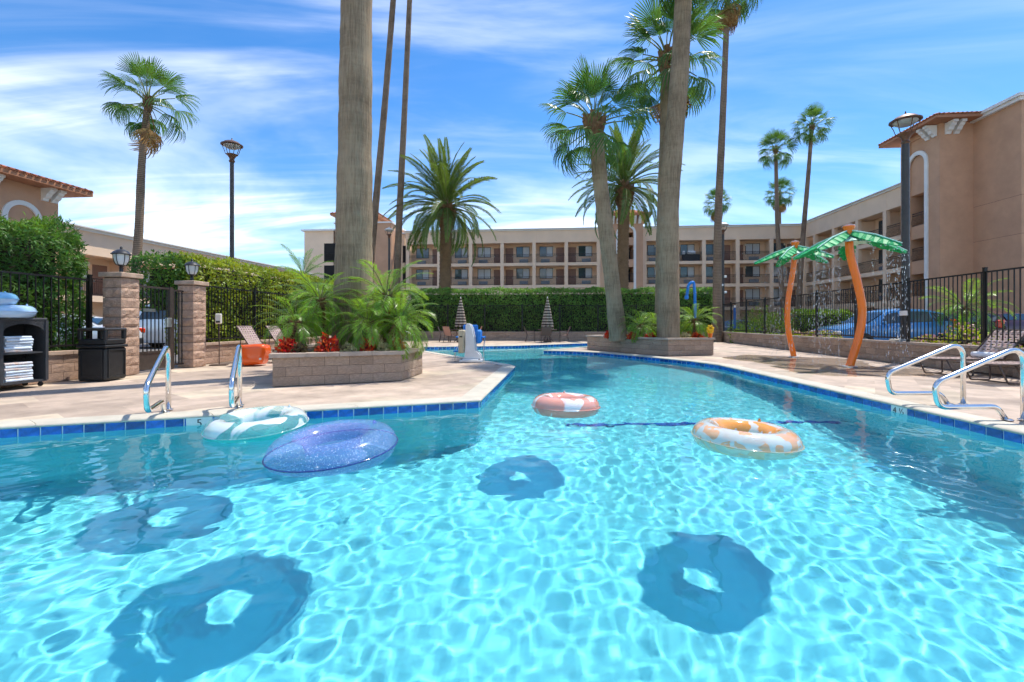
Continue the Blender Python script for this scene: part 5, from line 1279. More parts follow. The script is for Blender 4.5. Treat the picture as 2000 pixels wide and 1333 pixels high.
# ------------------------------------------------------------------ loungers and chairs
M_bronzeT = mat('bronze_tube', (0.10, 0.068, 0.052), 0.4, var=0.15, vscale=10)
M_strap = mat('brown_strap', (0.46, 0.33, 0.29), 0.5, var=0.08, vscale=10, objvar=0.12)
def strapmesh(l): 
    m = MB(); n_ = 12; top = []; bot = []
    for i in range(n_ + 1):
        x = -l / 2 + l * i / n_; z = 0.009 * math.sin(i * PI) - 0.008 * math.sin(PI * i / n_)
        top.append((x, 0.024, z + 0.006 * (1 if i % 2 else -1))); bot.append((x, -0.024, z + 0.006 * (1 if i % 2 else -1)))
    m.ribbon(bot, top); return m
ME_strap = shared('strap', strapmesh(0.62), M_strap)
def lounger(label, loc, rz, back=0.95, group=None, W=0.62, towel=False):
    """head end at -x; feet at +x"""
    t_ = thing('strap_lounger', label, 'lounger', loc, rz, group); hip = -0.30; seatz = 0.36; bl = 0.80; head = Vector((hip - bl * math.cos(back), 0, seatz + bl * math.sin(back)))
    m = MB(); m.smooth = True
    for s in (-1, 1): m.tube([(hip, s * W / 2, seatz), (1.0, s * W / 2, seatz)], 0.016, 8)
    m.tube([(1.0, -W / 2, seatz), (1.0, W / 2, seatz)], 0.016, 8); sf = m.build('seat_frame', M_bronzeT, t_)
    m = MB(); m.smooth = True; P = [(hip, -W / 2, seatz), (head.x, -W / 2, head.z), (head.x, W / 2, head.z), (hip, W / 2, seatz)]; m.tube(fillet(P, 0.06, 4), 0.016, 8); bf = m.build('back_frame', M_bronzeT, t_)
    m = MB(); m.smooth = True
    for s in (-1, 1): m.tube([(hip - 0.38, s * (W / 2 - 0.03), seatz - 0.30), (hip - 0.33, s * (W / 2 - 0.03), seatz + 0.42)], 0.012, 6)
    m.build('back_prop', M_bronzeT, t_)
    for xc, sp in ((0.62, 0.30), (-0.42, 0.34)):
        for s in (-1, 1):
            m = MB(); m.smooth = True; y = s * W / 2
            m.tube(fillet([(xc + sp * 0.9, y, seatz), (xc + 0.10, y, 0.02), (xc - 0.42 * sp - 0.16, y, 0.02), (xc - sp * 0.9, y, seatz)], 0.05, 4), 0.015, 8); m.build('leg', M_bronzeT, t_)
        MB().box((xc - 0.05, 0, 0.02), (0.03, W, 0.025)).build('foot_bar', M_bronzeT, t_)
    k = 18
    for i in range(k):
        o = link('strap', ME_strap, sf, M=Matrix.Translation((hip + 0.05 + (1.25) * i / k, 0, seatz + 0.006)) @ Matrix.Rotation(PI / 2, 4, 'Z'))
    k = 11; bd = Vector((head.x - hip, 0, head.z - seatz)).normalized()
    for i in range(k):
        p = Vector((hip, 0, seatz)) + bd * (0.06 + 0.72 * i / (k - 1)); o = link('strap', ME_strap, bf, M=Matrix.Translation(p + Vector((math.sin(back), 0, math.cos(back))) * 0.004) @ Matrix.Rotation(back, 4, 'Y') @ Matrix.Rotation(PI / 2, 4, 'Z'))
    for j in range(6):
        y = -W / 2 + W * (j + 0.5) / 6
        p = Vector((hip, y, seatz)) + bd * 0.40; M_ = Matrix.Translation(p + Vector((math.sin(back), 0, math.cos(back))) * 0.008) @ Matrix.Rotation(back, 4, 'Y') @ Matrix.Scale(1.28, 4, (1, 0, 0)); link('strap', ME_strap, bf, M=M_)
        link('strap', ME_strap, sf, M=Matrix.Translation((0.33, y, seatz + 0.010)) @ Matrix.Scale(2.1, 4, (1, 0, 0)))
    return t_
lounger('left brown strap lounger, behind the orange inflatable', (-6.98, 13.2, 0), -0.10, back=0.98, group='loungers by the left wall')
lounger('right brown strap lounger, nearest the left planter', (-6.75, 14.3, 0), -0.10, back=0.98, group='loungers by the left wall')
lounger('far brown strap lounger beside the right wall', (9.75, 9.75, 0), PI + 0.02, back=0.85, group='loungers by the right wall', W=0.66)
lounger('near brown strap lounger behind the right handrails', (9.55, 8.55, 0), PI + 0.02, back=0.85, group='loungers by the right wall', W=0.66)
M_towelw = mat('white_towel', (0.80, 0.80, 0.80), 0.95, var=0.06, vscale=30, bump=0.4, bscale=120)
m = MB(); m.smooth = True; m.tube([(0, -0.22, 0), (0, -0.1, 0.0), (0, 0.1, 0.004), (0, 0.22, 0)], [0.055, 0.06, 0.06, 0.055], 12); tw_o = m.build('rolled_towel', M_towelw, None, (10.0, 9.75, 0.435), 0.2); tag(tw_o, 'rolled white towel on the far right lounger', 'towel')
def sling_chair(label, loc, rz, group, fabric):
    """front at +x"""
    t_ = thing('patio_chair', label, 'chair', loc, rz, group)
    for s in (-1, 1):
        y = s * 0.27
        for P in ([(0.24, y, 0), (0.22, y, 0.63)], [(-0.30, y, 0), (-0.20, y, 0.42)]):
            m = MB(); m.tube(P, 0.016, 6); m.build('leg', M_bronzeT, t_)
        m = MB(); m.tube(fillet([(0.22, y, 0.63), (-0.25, y, 0.64), (-0.32, y, 0.72)], 0.06, 3), 0.017, 6); m.build('arm_rest', M_bronzeT, t_)
        m = MB(); m.tube([(-0.20, y, 0.42), (-0.40, y, 0.92)], 0.016, 6); m.build('back_post', M_bronzeT, t_)
    sl_ = MB(); P = [(0.24, 0.43), (0.0, 0.40), (-0.19, 0.42), (-0.26, 0.58), (-0.33, 0.76), (-0.39, 0.92)]
    sl_.ribbon([(x, -0.255, z) for x, z in P], [(x, 0.255, z) for x, z in P]); sl_.ribbon([(x, 0.255, z - 0.02) for x, z in P], [(x, -0.255, z - 0.02) for x, z in P]); sl_.build('sling', fabric, t_)
    MB().box((0.235, 0, 0.42), (0.03, 0.52, 0.03)).build('front_rail', M_bronzeT, t_)
M_sling = mat('dark_sling', (0.085, 0.07, 0.065), 0.7, var=0.15, vscale=30); M_sling2 = mat('tan_sling', (0.42, 0.24, 0.19), 0.7, var=0.15, vscale=30)
M_umb = bpy.data.materials.new('striped_canvas'); M_umb.use_nodes = True; t = M_umb.node_tree; p = t.nodes['Principled BSDF']; p.inputs['Roughness'].default_value = 0.9
co_ = t.nodes.new('ShaderNodeTexCoord'); sx_ = t.nodes.new('ShaderNodeSeparateXYZ'); t.links.new(co_.outputs['Object'], sx_.inputs[0])
mm = t.nodes.new('ShaderNodeMath'); mm.operation = 'MODULO'; mm.inputs[1].default_value = 0.165; t.links.new(sx_.outputs['Z'], mm.inputs[0])
gt = t.nodes.new('ShaderNodeMath'); gt.operation = 'GREATER_THAN'; gt.inputs[1].default_value = 0.078; t.links.new(mm.outputs[0], gt.inputs[0])
mx = t.nodes.new('ShaderNodeMixRGB'); mx.inputs['Color1'].default_value = (0.05, 0.03, 0.025, 1); mx.inputs['Color2'].default_value = (0.46, 0.38, 0.29, 1); t.links.new(gt.outputs[0], mx.inputs['Fac']); t.links.new(mx.outputs[0], p.inputs['Base Color'])
def patio_set(x, y, side, chairs):
    t_ = thing('patio_table', 'round dark patio table under the %s umbrella' % side, 'table', (x, y, 0), 0, 'patio tables')
    m = MB(); m.lathe([(0.0, 0.70), (0.56, 0.70), (0.58, 0.715), (0.58, 0.735), (0.56, 0.745), (0.0, 0.745)], n=28); autosmooth(m.build('table_top', M_bronzeT, t_))
    for k in range(4):
        a = k * PI / 2 + 0.5; m = MB(); m.tube(fillet([(0.42 * math.cos(a), 0.42 * math.sin(a), 0), (0.13 * math.cos(a), 0.13 * math.sin(a), 0.35), (0.36 * math.cos(a), 0.36 * math.sin(a), 0.70)], 0.1, 4), 0.018, 6); m.build('leg', M_bronzeT, t_)
    u = thing('patio_umbrella', 'closed brown and cream striped umbrella, %s one' % side, 'umbrella', (x, y, 0), 0, 'closed striped umbrellas')
    m = MB(); m.tube([(0, 0, 0.03), (0, 0, 2.6)], 0.02, 8); m.build('pole', M_bronzeT, u)
    m = MB(); m.lathe([(0.24, 0), (0.24, 0.05), (0.06, 0.09), (0.03, 0.25)], n=20); autosmooth(m.build('base', M_bronzeT, u))
    c = MB(); rows = []
    for i in range(13):
        f = i / 12; z = 2.62 - 1.62 * f; r_ = 0.035 + 0.27 * f ** 0.9; row = []
        for j in range(32):
            a = 2 * PI * j / 32; rr_ = r_ * (1 + 0.22 * math.cos(8 * a + 0.5 * math.sin(3 * a)) * min(1, f * 2)); row.append((rr_ * math.cos(a), rr_ * math.sin(a), z - (0.10 * f * (1 + math.cos(8 * a)) if i == 12 else 0) - 0.04 * f * math.cos(8 * a)))
        rows.append(row + [row[0]])
    for i in range(12): c.ribbon(rows[i + 1], rows[i])
    weld(c.build('canopy', M_umb, u, smooth=True))
    m = MB(); m.lathe([(0.03, 2.6), (0.035, 2.64), (0.0, 2.70)], n=10); m.build('finial', M_white, u)
    for lab, dx_, dy_, rz_, fb in chairs: sling_chair(lab, (x + dx_, y + dy_, 0), rz_, 'patio chairs by the far hedge', fb)
patio_set(-3.05, 27.4, 'left', (('dark chair at far left of the left umbrella table', -0.98, 0.1, 0.1, M_sling), ('tan chair in front of the left umbrella table', -0.52, -0.65, 0.95, M_sling2), ('tan chair right of the left umbrella table', 0.85, 0.05, PI - 0.1, M_sling2)))
patio_set(2.10, 27.3, 'right', (('brown chair left of the right umbrella table', -1.0, 0.0, 0.05, M_sling), ('dark chair backed to the pool at the right table', -0.18, -0.85, PI / 2 + 0.1, M_sling), ('brown chair right of the right umbrella table', 0.95, -0.05, PI, M_sling2)))

# ------------------------------------------------------------------ things along the left wall
M_wick = mat('dark_wicker', (0.035, 0.037, 0.042), 0.5, var=0.5, vscale=60, bump=1.0, bscale=110, stretch=(1, 1, 0.55)); M_cartdark = mat('cart_inside', (0.012, 0.012, 0.014), 0.8)
M_cartfr = mat('cart_frame', (0.05, 0.052, 0.058), 0.45, var=0.2, vscale=20)
FC = frame(Vector((lw(8.1) + 0.44, 8.12, 0)), (-0.0885, -0.996, 0)) @ Matrix.Rotation(0, 4, 'Z')
# cart frame: x runs towards the camera along the wall, local -y must face the pool: flip
FC = Matrix.Translation((lw(8.1) + 0.44, 8.12, 0)) @ Matrix.Rotation(LANG, 4, 'Z')       # x away from the camera, -y towards the pool
cart = thing('towel_cart', 'black wicker towel cart on casters at the left edge', 'cart'); cart.matrix_world = FC
MB().box((-0.02, 0.21, 0.62), (0.04, 0.42, 1.06)).build('side_panel', M_wick, cart); MB().box((-1.68, 0.21, 0.62), (0.04, 0.42, 1.06)).build('side_panel', M_wick, cart)
MB().box((-0.85, 0.21, 1.17), (1.70, 0.44, 0.045), bev=0.008).build('top', M_cartfr, cart); MB().box((-0.85, 0.21, 0.11), (1.66, 0.41, 0.04)).build('bottom_shelf', M_cartfr, cart)
MB().box((-0.85, 0.405, 0.64), (1.62, 0.02, 1.02)).build('back_panel', M_cartdark, cart); MB().box((-0.70, 0.21, 0.63), (0.05, 0.40, 1.00)).build('divider', M_wick, cart)
MB().box((-0.365, 0.21, 0.60), (0.61, 0.40, 0.03)).build('middle_shelf', M_cartfr, cart)
for x0, x1 in ((-0.675, -0.04), (-1.66, -0.725)):
    n_ = 14; w_ = x1 - x0; top = [(x0 + w_ * i / n_, -0.004, 1.15) for i in range(n_ + 1)]; low = [(x0 + w_ * i / n_, -0.004, 0.93 + 0.16 * math.sqrt(max(0, 1 - (2 * i / n_ - 1) ** 2))) for i in range(n_ + 1)]
    m = MB(); m.ribbon(low, top); m.ribbon([(x, 0.03, z) for x, y, z in low], low); m.build('arched_valance', M_wick, cart)
MB().box((-1.19, -0.005, 0.52), (0.92, 0.025, 0.78)).build('door', M_wick, cart)
for x0, x1 in ((-0.70, -0.68), (-0.04, 0.0)): MB().box(((x0 + x1) / 2, -0.012, 0.63), (0.045, 0.025, 1.04)).build('front_stile', M_cartfr, cart)
MB().box((-0.79, -0.03, 0.46), (0.02, 0.02, 0.15)).build('door_handle', M_steel, cart)
for x in (-0.06, -1.62):
    for y in (0.06, 0.36):
        m = MB(); m.lathe([(0.0, -0.013), (0.038, -0.013), (0.038, 0.013), (0.0, 0.013)], n=14, M=Matrix.Translation((x, y, 0.04)) @ Matrix.Rotation(PI / 2, 4, 'X')); m.box((x, y, 0.07), (0.03, 0.04, 0.05)); m.build('caster', M_cartdark, cart)
def towel_mesh(seed):
    r = random.Random(seed); m = MB(); m.smooth = True; P = []
    # folded edge profile: a soft fat slab with a rolled fold at the front
    L_, W_, H_ = 0.40, 0.30, 0.044; n_ = 12
    for i in range(n_ + 1):
        a = -PI / 2 + PI * i / n_; P.append((-0.01 - math.cos(a) * H_ / 2 - (W_ / 2 - H_ / 2), math.sin(a) * H_ / 2))
    P = [(W_ / 2, -H_ / 2)] + P + [(W_ / 2, H_ / 2)]
    rows = [[(x, p[0] + r.uniform(-.004, .004), p[1] + r.uniform(-.003, .003)) for p in P] for x in np.linspace(-L_ / 2, L_ / 2, 7)]
    for i in range(6): m.ribbon(rows[i], rows[i + 1])
    m.add(rows[0], [tuple(range(len(P)))]); m.add(rows[-1], [tuple(range(len(P)))[::-1]]); return m
M_towel = mat('pale_blue_towel', (0.62, 0.70, 0.78), 0.95, var=0.12, vscale=10, bump=0.3, bscale=120, objvar=0.12); M_towelp = mat('peach_towel', (0.72, 0.50, 0.38), 0.95, col2=(0.55, 0.65, 0.75), vscale=8, bump=0.3, bscale=120)
TM = [shared('towel', towel_mesh(i), M_towel) for i in range(3)]; TP = shared('towel', towel_mesh(9), M_towelp)
for k, (zb, cnt, nm) in enumerate(((0.615, 6, 'upper'), (0.13, 7, 'lower'))):
    for i in range(cnt):
        o = link('folded_towel', TP if (k == 1 and i in (cnt - 1, 4, 1)) or (k == 0 and i == 0) else TM[i % 3]); p = FC @ Vector((-0.42 + random.uniform(-.012, .012), 0.17 + random.uniform(-.01, .01), zb + 0.024 + i * 0.045)); o.location = p; o.rotation_euler = (0, 0, LANG + random.uniform(-.05, .05))
        ordn = ('bottom', 'second', 'third', 'fourth', 'fifth', 'sixth', 'seventh')[i]; ordn = 'top' if i == cnt - 1 else ordn
        tag(o, '%s folded towel of the %s stack in the towel cart' % (ordn, nm), 'towel', 'folded towels in the cart')
V_sky = vinyl('sky_blue_vinyl', (0.30, 0.66, 0.95), 0.75, pattern='noise', col2=(0.03, 0.25, 0.50), op2=0.9, scale=9, lo=0.62, hi=0.64); V_ice = vinyl('ice_blue_vinyl', (0.50, 0.72, 0.95), 0.8)
p = FC @ Vector((-0.62, 0.16, 1.195)); swim_ring('pale blue swim ring lying on the towel cart', (p.x, p.y, p.z + 0.10), 0.92, 0.115, (V_ice, V_ice, V_ice), rz=0.3, group='swim rings on the towel cart')
p = FC @ Vector((-0.85, 0.16, 1.195)); swim_ring('patterned sky blue swim ring stacked on top on the cart', (p.x, p.y, p.z + 0.30), 0.86, 0.115, (V_sky, V_sky, V_ice), rz=0.9, group='swim rings on the towel cart')

M_bin = mat('black_plastic', (0.018, 0.019, 0.020), 0.42, var=0.25, vscale=8, bump=0.15, bscale=120)
bin_ = thing('trash_can', 'black square trash can with open hood by the pillar', 'trash can', (-7.95, 8.95, 0), 0.06); w_ = 0.26
m = MB(); m.box((0, 0, 0.32), (2 * w_, 2 * w_, 0.62), bev=0.03); m.build('body', M_bin, bin_)
for k in range(4): 
    a = k * PI / 2; M_ = Matrix.Rotation(a, 4, 'Z'); m = MB()
    for d in ((0, 0.075, 0.42, 0.03), (0, 0.59, 0.42, 0.03), (-0.195, 0.33, 0.03, 0.49), (0.195, 0.33, 0.03, 0.49)): m.box((d[0], -w_ - 0.006, d[1]), (d[2], 0.018, d[3]), M=M_)
    m.build('panel_rim', M_bin, bin_)
m = MB(); m.box((0, 0, 0.66), (2 * w_ + 0.03, 2 * w_ + 0.03, 0.05), bev=0.012); m.box((0, 0, 0.745), (2 * w_ - 0.01, 2 * w_ - 0.01, 0.11), bev=0.02); m.build('collar', M_bin, bin_)
for sx in (-1, 1):
    for sy in (-1, 1): MB().box((sx * (w_ - 0.035), sy * (w_ - 0.035), 0.88), (0.07, 0.07, 0.18), bev=0.012).build('hood_post', M_bin, bin_)
m = MB(); m.box((0, 0, 0.985), (2 * w_ + 0.02, 2 * w_ + 0.02, 0.055), bev=0.024); m.build('hood', M_bin, bin_)
st = thing('dispenser_stand', 'white sanitizer dispenser on a thin dark stand', 'dispenser', (-7.72, 12.15, 0), 0.3)
m = MB(); m.tube([(0, 0, 0.01), (0, 0, 1.12)], 0.012, 8); m.build('pole', M_bronzeT, st); MB().box((0, 0, 0.012), (0.40, 0.30, 0.02), bev=0.008).build('base_plate', M_bronzeT, st)
M_cream = mat('cream_plastic', (0.72, 0.68, 0.58), 0.45); m = MB(); m.box((0, -0.05, 1.22), (0.14, 0.11, 0.27), bev=0.02); m.build('dispenser', M_cream, st); MB().box((0, -0.11, 1.14), (0.09, 0.02, 0.05)).build('push_bar', M_wick, st)
V_or = vinyl('orange_vinyl', (0.95, 0.13, 0.01), 0.90, rough=0.25)
o = None; bm_ = bmesh.new(); bmesh.ops.create_cube(bm_, size=1.0); bmesh.ops.subdivide_edges(bm_, edges=bm_.edges[:], cuts=4, use_grid_fill=True)
for v in bm_.verts:
    p = v.co.copy(); s = p.normalized() * 0.62; v.co = p.lerp(s, 0.22); v.co += Vector((0.03 * math.sin(9 * p.y), 0.03 * math.sin(8 * p.z + 1), 0.025 * math.sin(7 * p.x)))
    v.co.x *= 0.66 * (1 - 0.22 * (0.5 - v.co.z) * (1 if v.co.z < 0 else 0.3)); v.co.y *= 0.45; v.co.z = v.co.z * 0.46
bmesh.ops.smooth_vert(bm_, verts=bm_.verts[:], factor=0.5, use_axis_x=True, use_axis_y=True, use_axis_z=True)
me = bpy.data.meshes.new('inflatable'); bm_.to_mesh(me); bm_.free(); me.materials.append(V_or); me.polygons.foreach_set('use_smooth', [True] * len(me.polygons))
io = thing('orange_inflatable', 'crumpled bright orange inflatable on the left deck', 'inflatable', (-6.78, 12.1, 0.0), 0.15); io.scale = (1.15, 1.15, 1.15)
sk = link('skin', me, io, (0, 0, 0.245)); zmin = min(v.co.z for v in me.vertices); sk.location.z = -zmin + 0.002
m = MB(); m.lathe([(0.025, 0), (0.025, 0.03), (0.014, 0.035), (0.014, 0.05), (0, 0.052)], n=10, M=Matrix.Translation((0.22, -0.215, 0.16)) @ Matrix.Rotation(PI / 2, 4, 'X')); m.build('valve', M_white, io)

# ------------------------------------------------------------------ pool lift
M_lw = mat('white_powder_coat', (0.76, 0.77, 0.76), 0.4, var=0.05, vscale=5); M_lb = mat('blue_seat', (0.02, 0.21, 0.62), 0.5, var=0.15, vscale=8); M_lt = mat('tan_cover', (0.55, 0.48, 0.33), 0.6, var=0.08, vscale=5)
lf = thing('pool_lift', 'white and blue pool lift at the end of the left deck', 'pool lift', (-1.22, 13.2, 0), -0.15)
m = MB(); m.box((0.08, 0, 0.04), (0.62, 0.55, 0.08), bev=0.015); m.build('base', M_lw, lf)
for sx in (-0.18, 0.34):
    for sy in (-0.22, 0.22): m = MB(); m.lathe([(0.03, 0.08), (0.03, 0.10), (0, 0.105)], c=(sx, sy, 0), n=8); m.build('bolt', M_bronzeT, lf)
pr = [(-0.12, 0.08), (0.36, 0.08), (0.34, 0.20), (0.20, 0.34), (0.17, 0.62), (0.10, 0.96), (0.05, 1.06), (-0.03, 1.10), (-0.08, 1.05), (-0.08, 0.5)]
for s in (-1, 1):
    m = MB(); n_ = len(pr); y0, y1 = s * 0.10 - 0.03, s * 0.10 + 0.03
    m.add([(x, y0, z) for x, z in pr] + [(x, y1, z) for x, z in pr], [tuple(range(n_)), tuple(range(2 * n_ - 1, n_ - 1, -1))] + [(i, n_ + i, n_ + (i + 1) % n_, (i + 1) % n_) for i in range(n_)]); weld(m.build('mast_plate', M_lw, lf))
m = MB(); m.box((-0.22, 0, 0.58), (0.16, 0.24, 0.66), bev=0.02); m.build('battery_cover', M_lt, lf); MB().box((-0.22, -0.125, 0.72), (0.08, 0.012, 0.03)).build('vent', M_wick, lf)
m = MB(); m.box((-0.10, 0.35, 0.52), (0.46, 0.40, 0.07), bev=0.03); m.build('seat', M_lb, lf)
m = MB(); m.box((-0.10, 0.55, 0.80), (0.46, 0.07, 0.52), bev=0.03); m.build('seat_back', M_lb, lf)
m = MB(); m.box((0.26, 0.12, 0.72), (0.11, 0.40, 0.40), bev=0.05); m.build('head_rest', M_lb, lf)
for sx in (-0.40, 0.36): 
    m = MB(); m.box((sx, 0.25, 0.70), (0.06, 0.36, 0.05), bev=0.015); m.build('arm_rest', M_lb, lf)
    m = MB(); m.tube(fillet([(sx, 0.42, 0.66), (sx, 0.30, 0.45), (sx * 1.1, 0.1, 0.30), (sx * 1.12, 0.06, 0.02)], 0.08, 4), 0.014, 6); m.build('support', M_steel, lf)
m = MB(); m.box((-0.33, 0.0, 0.30), (0.26, 0.20, 0.04), bev=0.012); m.build('foot_rest', M_lb, lf)
m = MB(); m.tube([(0.02, 0, 1.02), (0.0, 0.2, 0.92), (-0.1, 0.36, 0.58)], 0.03, 8); m.build('lift_arm', M_lw, lf)

# ------------------------------------------------------------------ court lamps
M_copper = mat('aged_copper', (0.16, 0.085, 0.055), 0.4, metal=0.5, var=0.35, vscale=14); M_pole = mat('pole_paint', (0.06, 0.052, 0.048), 0.45, var=0.15, vscale=8)
M_lens = mat('lamp_lens', (0.75, 0.78, 0.78), 0.2, trans=0.5)
def court_lamp(label, loc, h, s=1.0, pr_=0.075, foot=0.0, extras=False, pale=False):
    t_ = thing('court_lamp', label, 'lamp post', loc, 0, 'court lamp posts'); hb = h - 0.95 * s
    m = MB(); m.lathe([(pr_ * 1.9, 0), (pr_ * 1.9, 0.25), (pr_ * 1.2, 0.4), (pr_, 0.6), (pr_ * 0.85, hb)], n=16); autosmooth(m.build('pole', M_pole, t_))
    if foot: MB().box((0, 0, foot / 2 - 0.25), (0.55, 0.55, foot + 0.5), bev=0.03).build('footing', M_coping, t_)
    m = MB(); m.lathe([(0.085 * s, hb), (0.11 * s, hb + 0.05 * s), (0.08 * s, hb + 0.10 * s), (0.10 * s, hb + 0.18 * s), (0.16 * s, hb + 0.26 * s), (0.21 * s, hb + 0.30 * s), (0.13 * s, hb + 0.33 * s), (0.0, hb + 0.34 * s)], n=18); autosmooth(m.build('capital', M_copper, t_))
    for k in range(6):
        a = k * PI / 3 + 0.3; c, sn = math.cos(a), math.sin(a); m = MB(); m.tube([(r_ * s * c, r_ * s * sn, hb + z * s) for r_, z in ((0.20, 0.30), (0.235, 0.36), (0.27, 0.48), (0.325, 0.60), (0.34, 0.66))], 0.012 * s, 6); m.build('strut', M_copper, t_)
    m = MB(); m.lathe([(0.17 * s, hb + 0.545 * s), (0.27 * s, hb + 0.60 * s), (0.31 * s, hb + 0.66 * s)], n=22); autosmooth(m.build('lens', M_lens, t_), 60)
    m = MB(); m.lathe([(0.345 * s, hb + 0.645 * s), (0.385 * s, hb + 0.655 * s), (0.385 * s, hb + 0.685 * s), (0.34 * s, hb + 0.70 * s), (0.26 * s, hb + 0.775 * s), (0.13 * s, hb + 0.83 * s), (0.05 * s, hb + 0.85 * s), (0.035 * s, hb + 0.87 * s), (0.02 * s, hb + 0.89 * s), (0.012 * s, hb + 0.95 * s), (0, hb + 0.955 * s)], n=26); autosmooth(m.build('hood', M_white if pale else M_copper, t_), 40)
    if extras:
        for z, sd in ((h * 0.53, 1), (h * 0.46, -1), (h * 0.40, 1)): MB().box((sd * 0.11, -0.08, z), (0.16, 0.18, 0.14), bev=0.02).build('camera_housing', M_lw, t_)
    return t_
court_lamp('tall dark lamp post above the left vine hedge', (A(453, 0, 17.0).x, 17.0, 0), A(0, 270, 17.0).z, 0.95, 0.08)
court_lamp('tall grey lamp post in front of the right tower', (rw(13.3) + 0.62, 13.3, 0.2), A(0, 218, 13.3).z - 0.2, 1.0, 0.105, foot=0.45)
court_lamp('lamp post with camera boxes beside the far thin palm', (A(1412, 0, 30.6).x, 30.6, 0), A(0, 432, 30.6).z, 0.95, 0.10, extras=True, pale=True)
court_lamp('small lamp post right of the huge trunk', (A(760, 0, 31.8).x, 31.8, 0), A(0, 443, 31.8).z, 0.85, 0.08, pale=True)

# ------------------------------------------------------------------ splash trees
M_orange = mat('orange_paint', (1.0, 0.20, 0.01), 0.32, var=0.05, vscale=3, coat=0.4); M_green = mat('green_panel', (0.01, 0.36, 0.11), 0.5, var=0.12, vscale=4, spec=0.3); M_mint = mat('mint_panel', (0.50, 0.80, 0.64), 0.35, var=0.08, vscale=6)
M_drop = mat('falling_water', (0.92, 0.96, 1.0), 0.08, trans=0.55, ior=1.333)
def splash_leaf(L, W):
    """thin moulded leaf with fringed edges along +X, drooping, 15 mm thick"""
    m = MB(); n_ = 18; ce = []; l_ = []; r_ = []
    for i in range(n_ + 1):
        f = i / n_; x = L * f; z = -0.42 * L * f ** 1.25; w_ = W * math.sin(PI * min(1, 0.12 + 0.88 * f)) ** 0.7 * (1.0 if i % 3 else 0.78)
        if i == n_: w_ = 0.01
        ce.append(Vector((x, 0, z + 0.05))); l_.append(Vector((x + (0.05 if i % 3 else 0), w_, z - 0.10 * w_ / W))); r_.append(Vector((x + (0.05 if i % 3 else 0), -w_, z - 0.10 * w_ / W)))
    dn = Vector((0, 0, -0.015))
    m.cur = 0; m.ribbon(l_, ce); m.ribbon(ce, r_); m.cur = 1; m.ribbon([p + dn for p in ce], [p + dn for p in l_]); m.ribbon([p + dn for p in r_], [p + dn for p in ce]); m.ribbon([p + dn for p in l_], l_); m.ribbon(r_, [p + dn for p in r_])
    return m
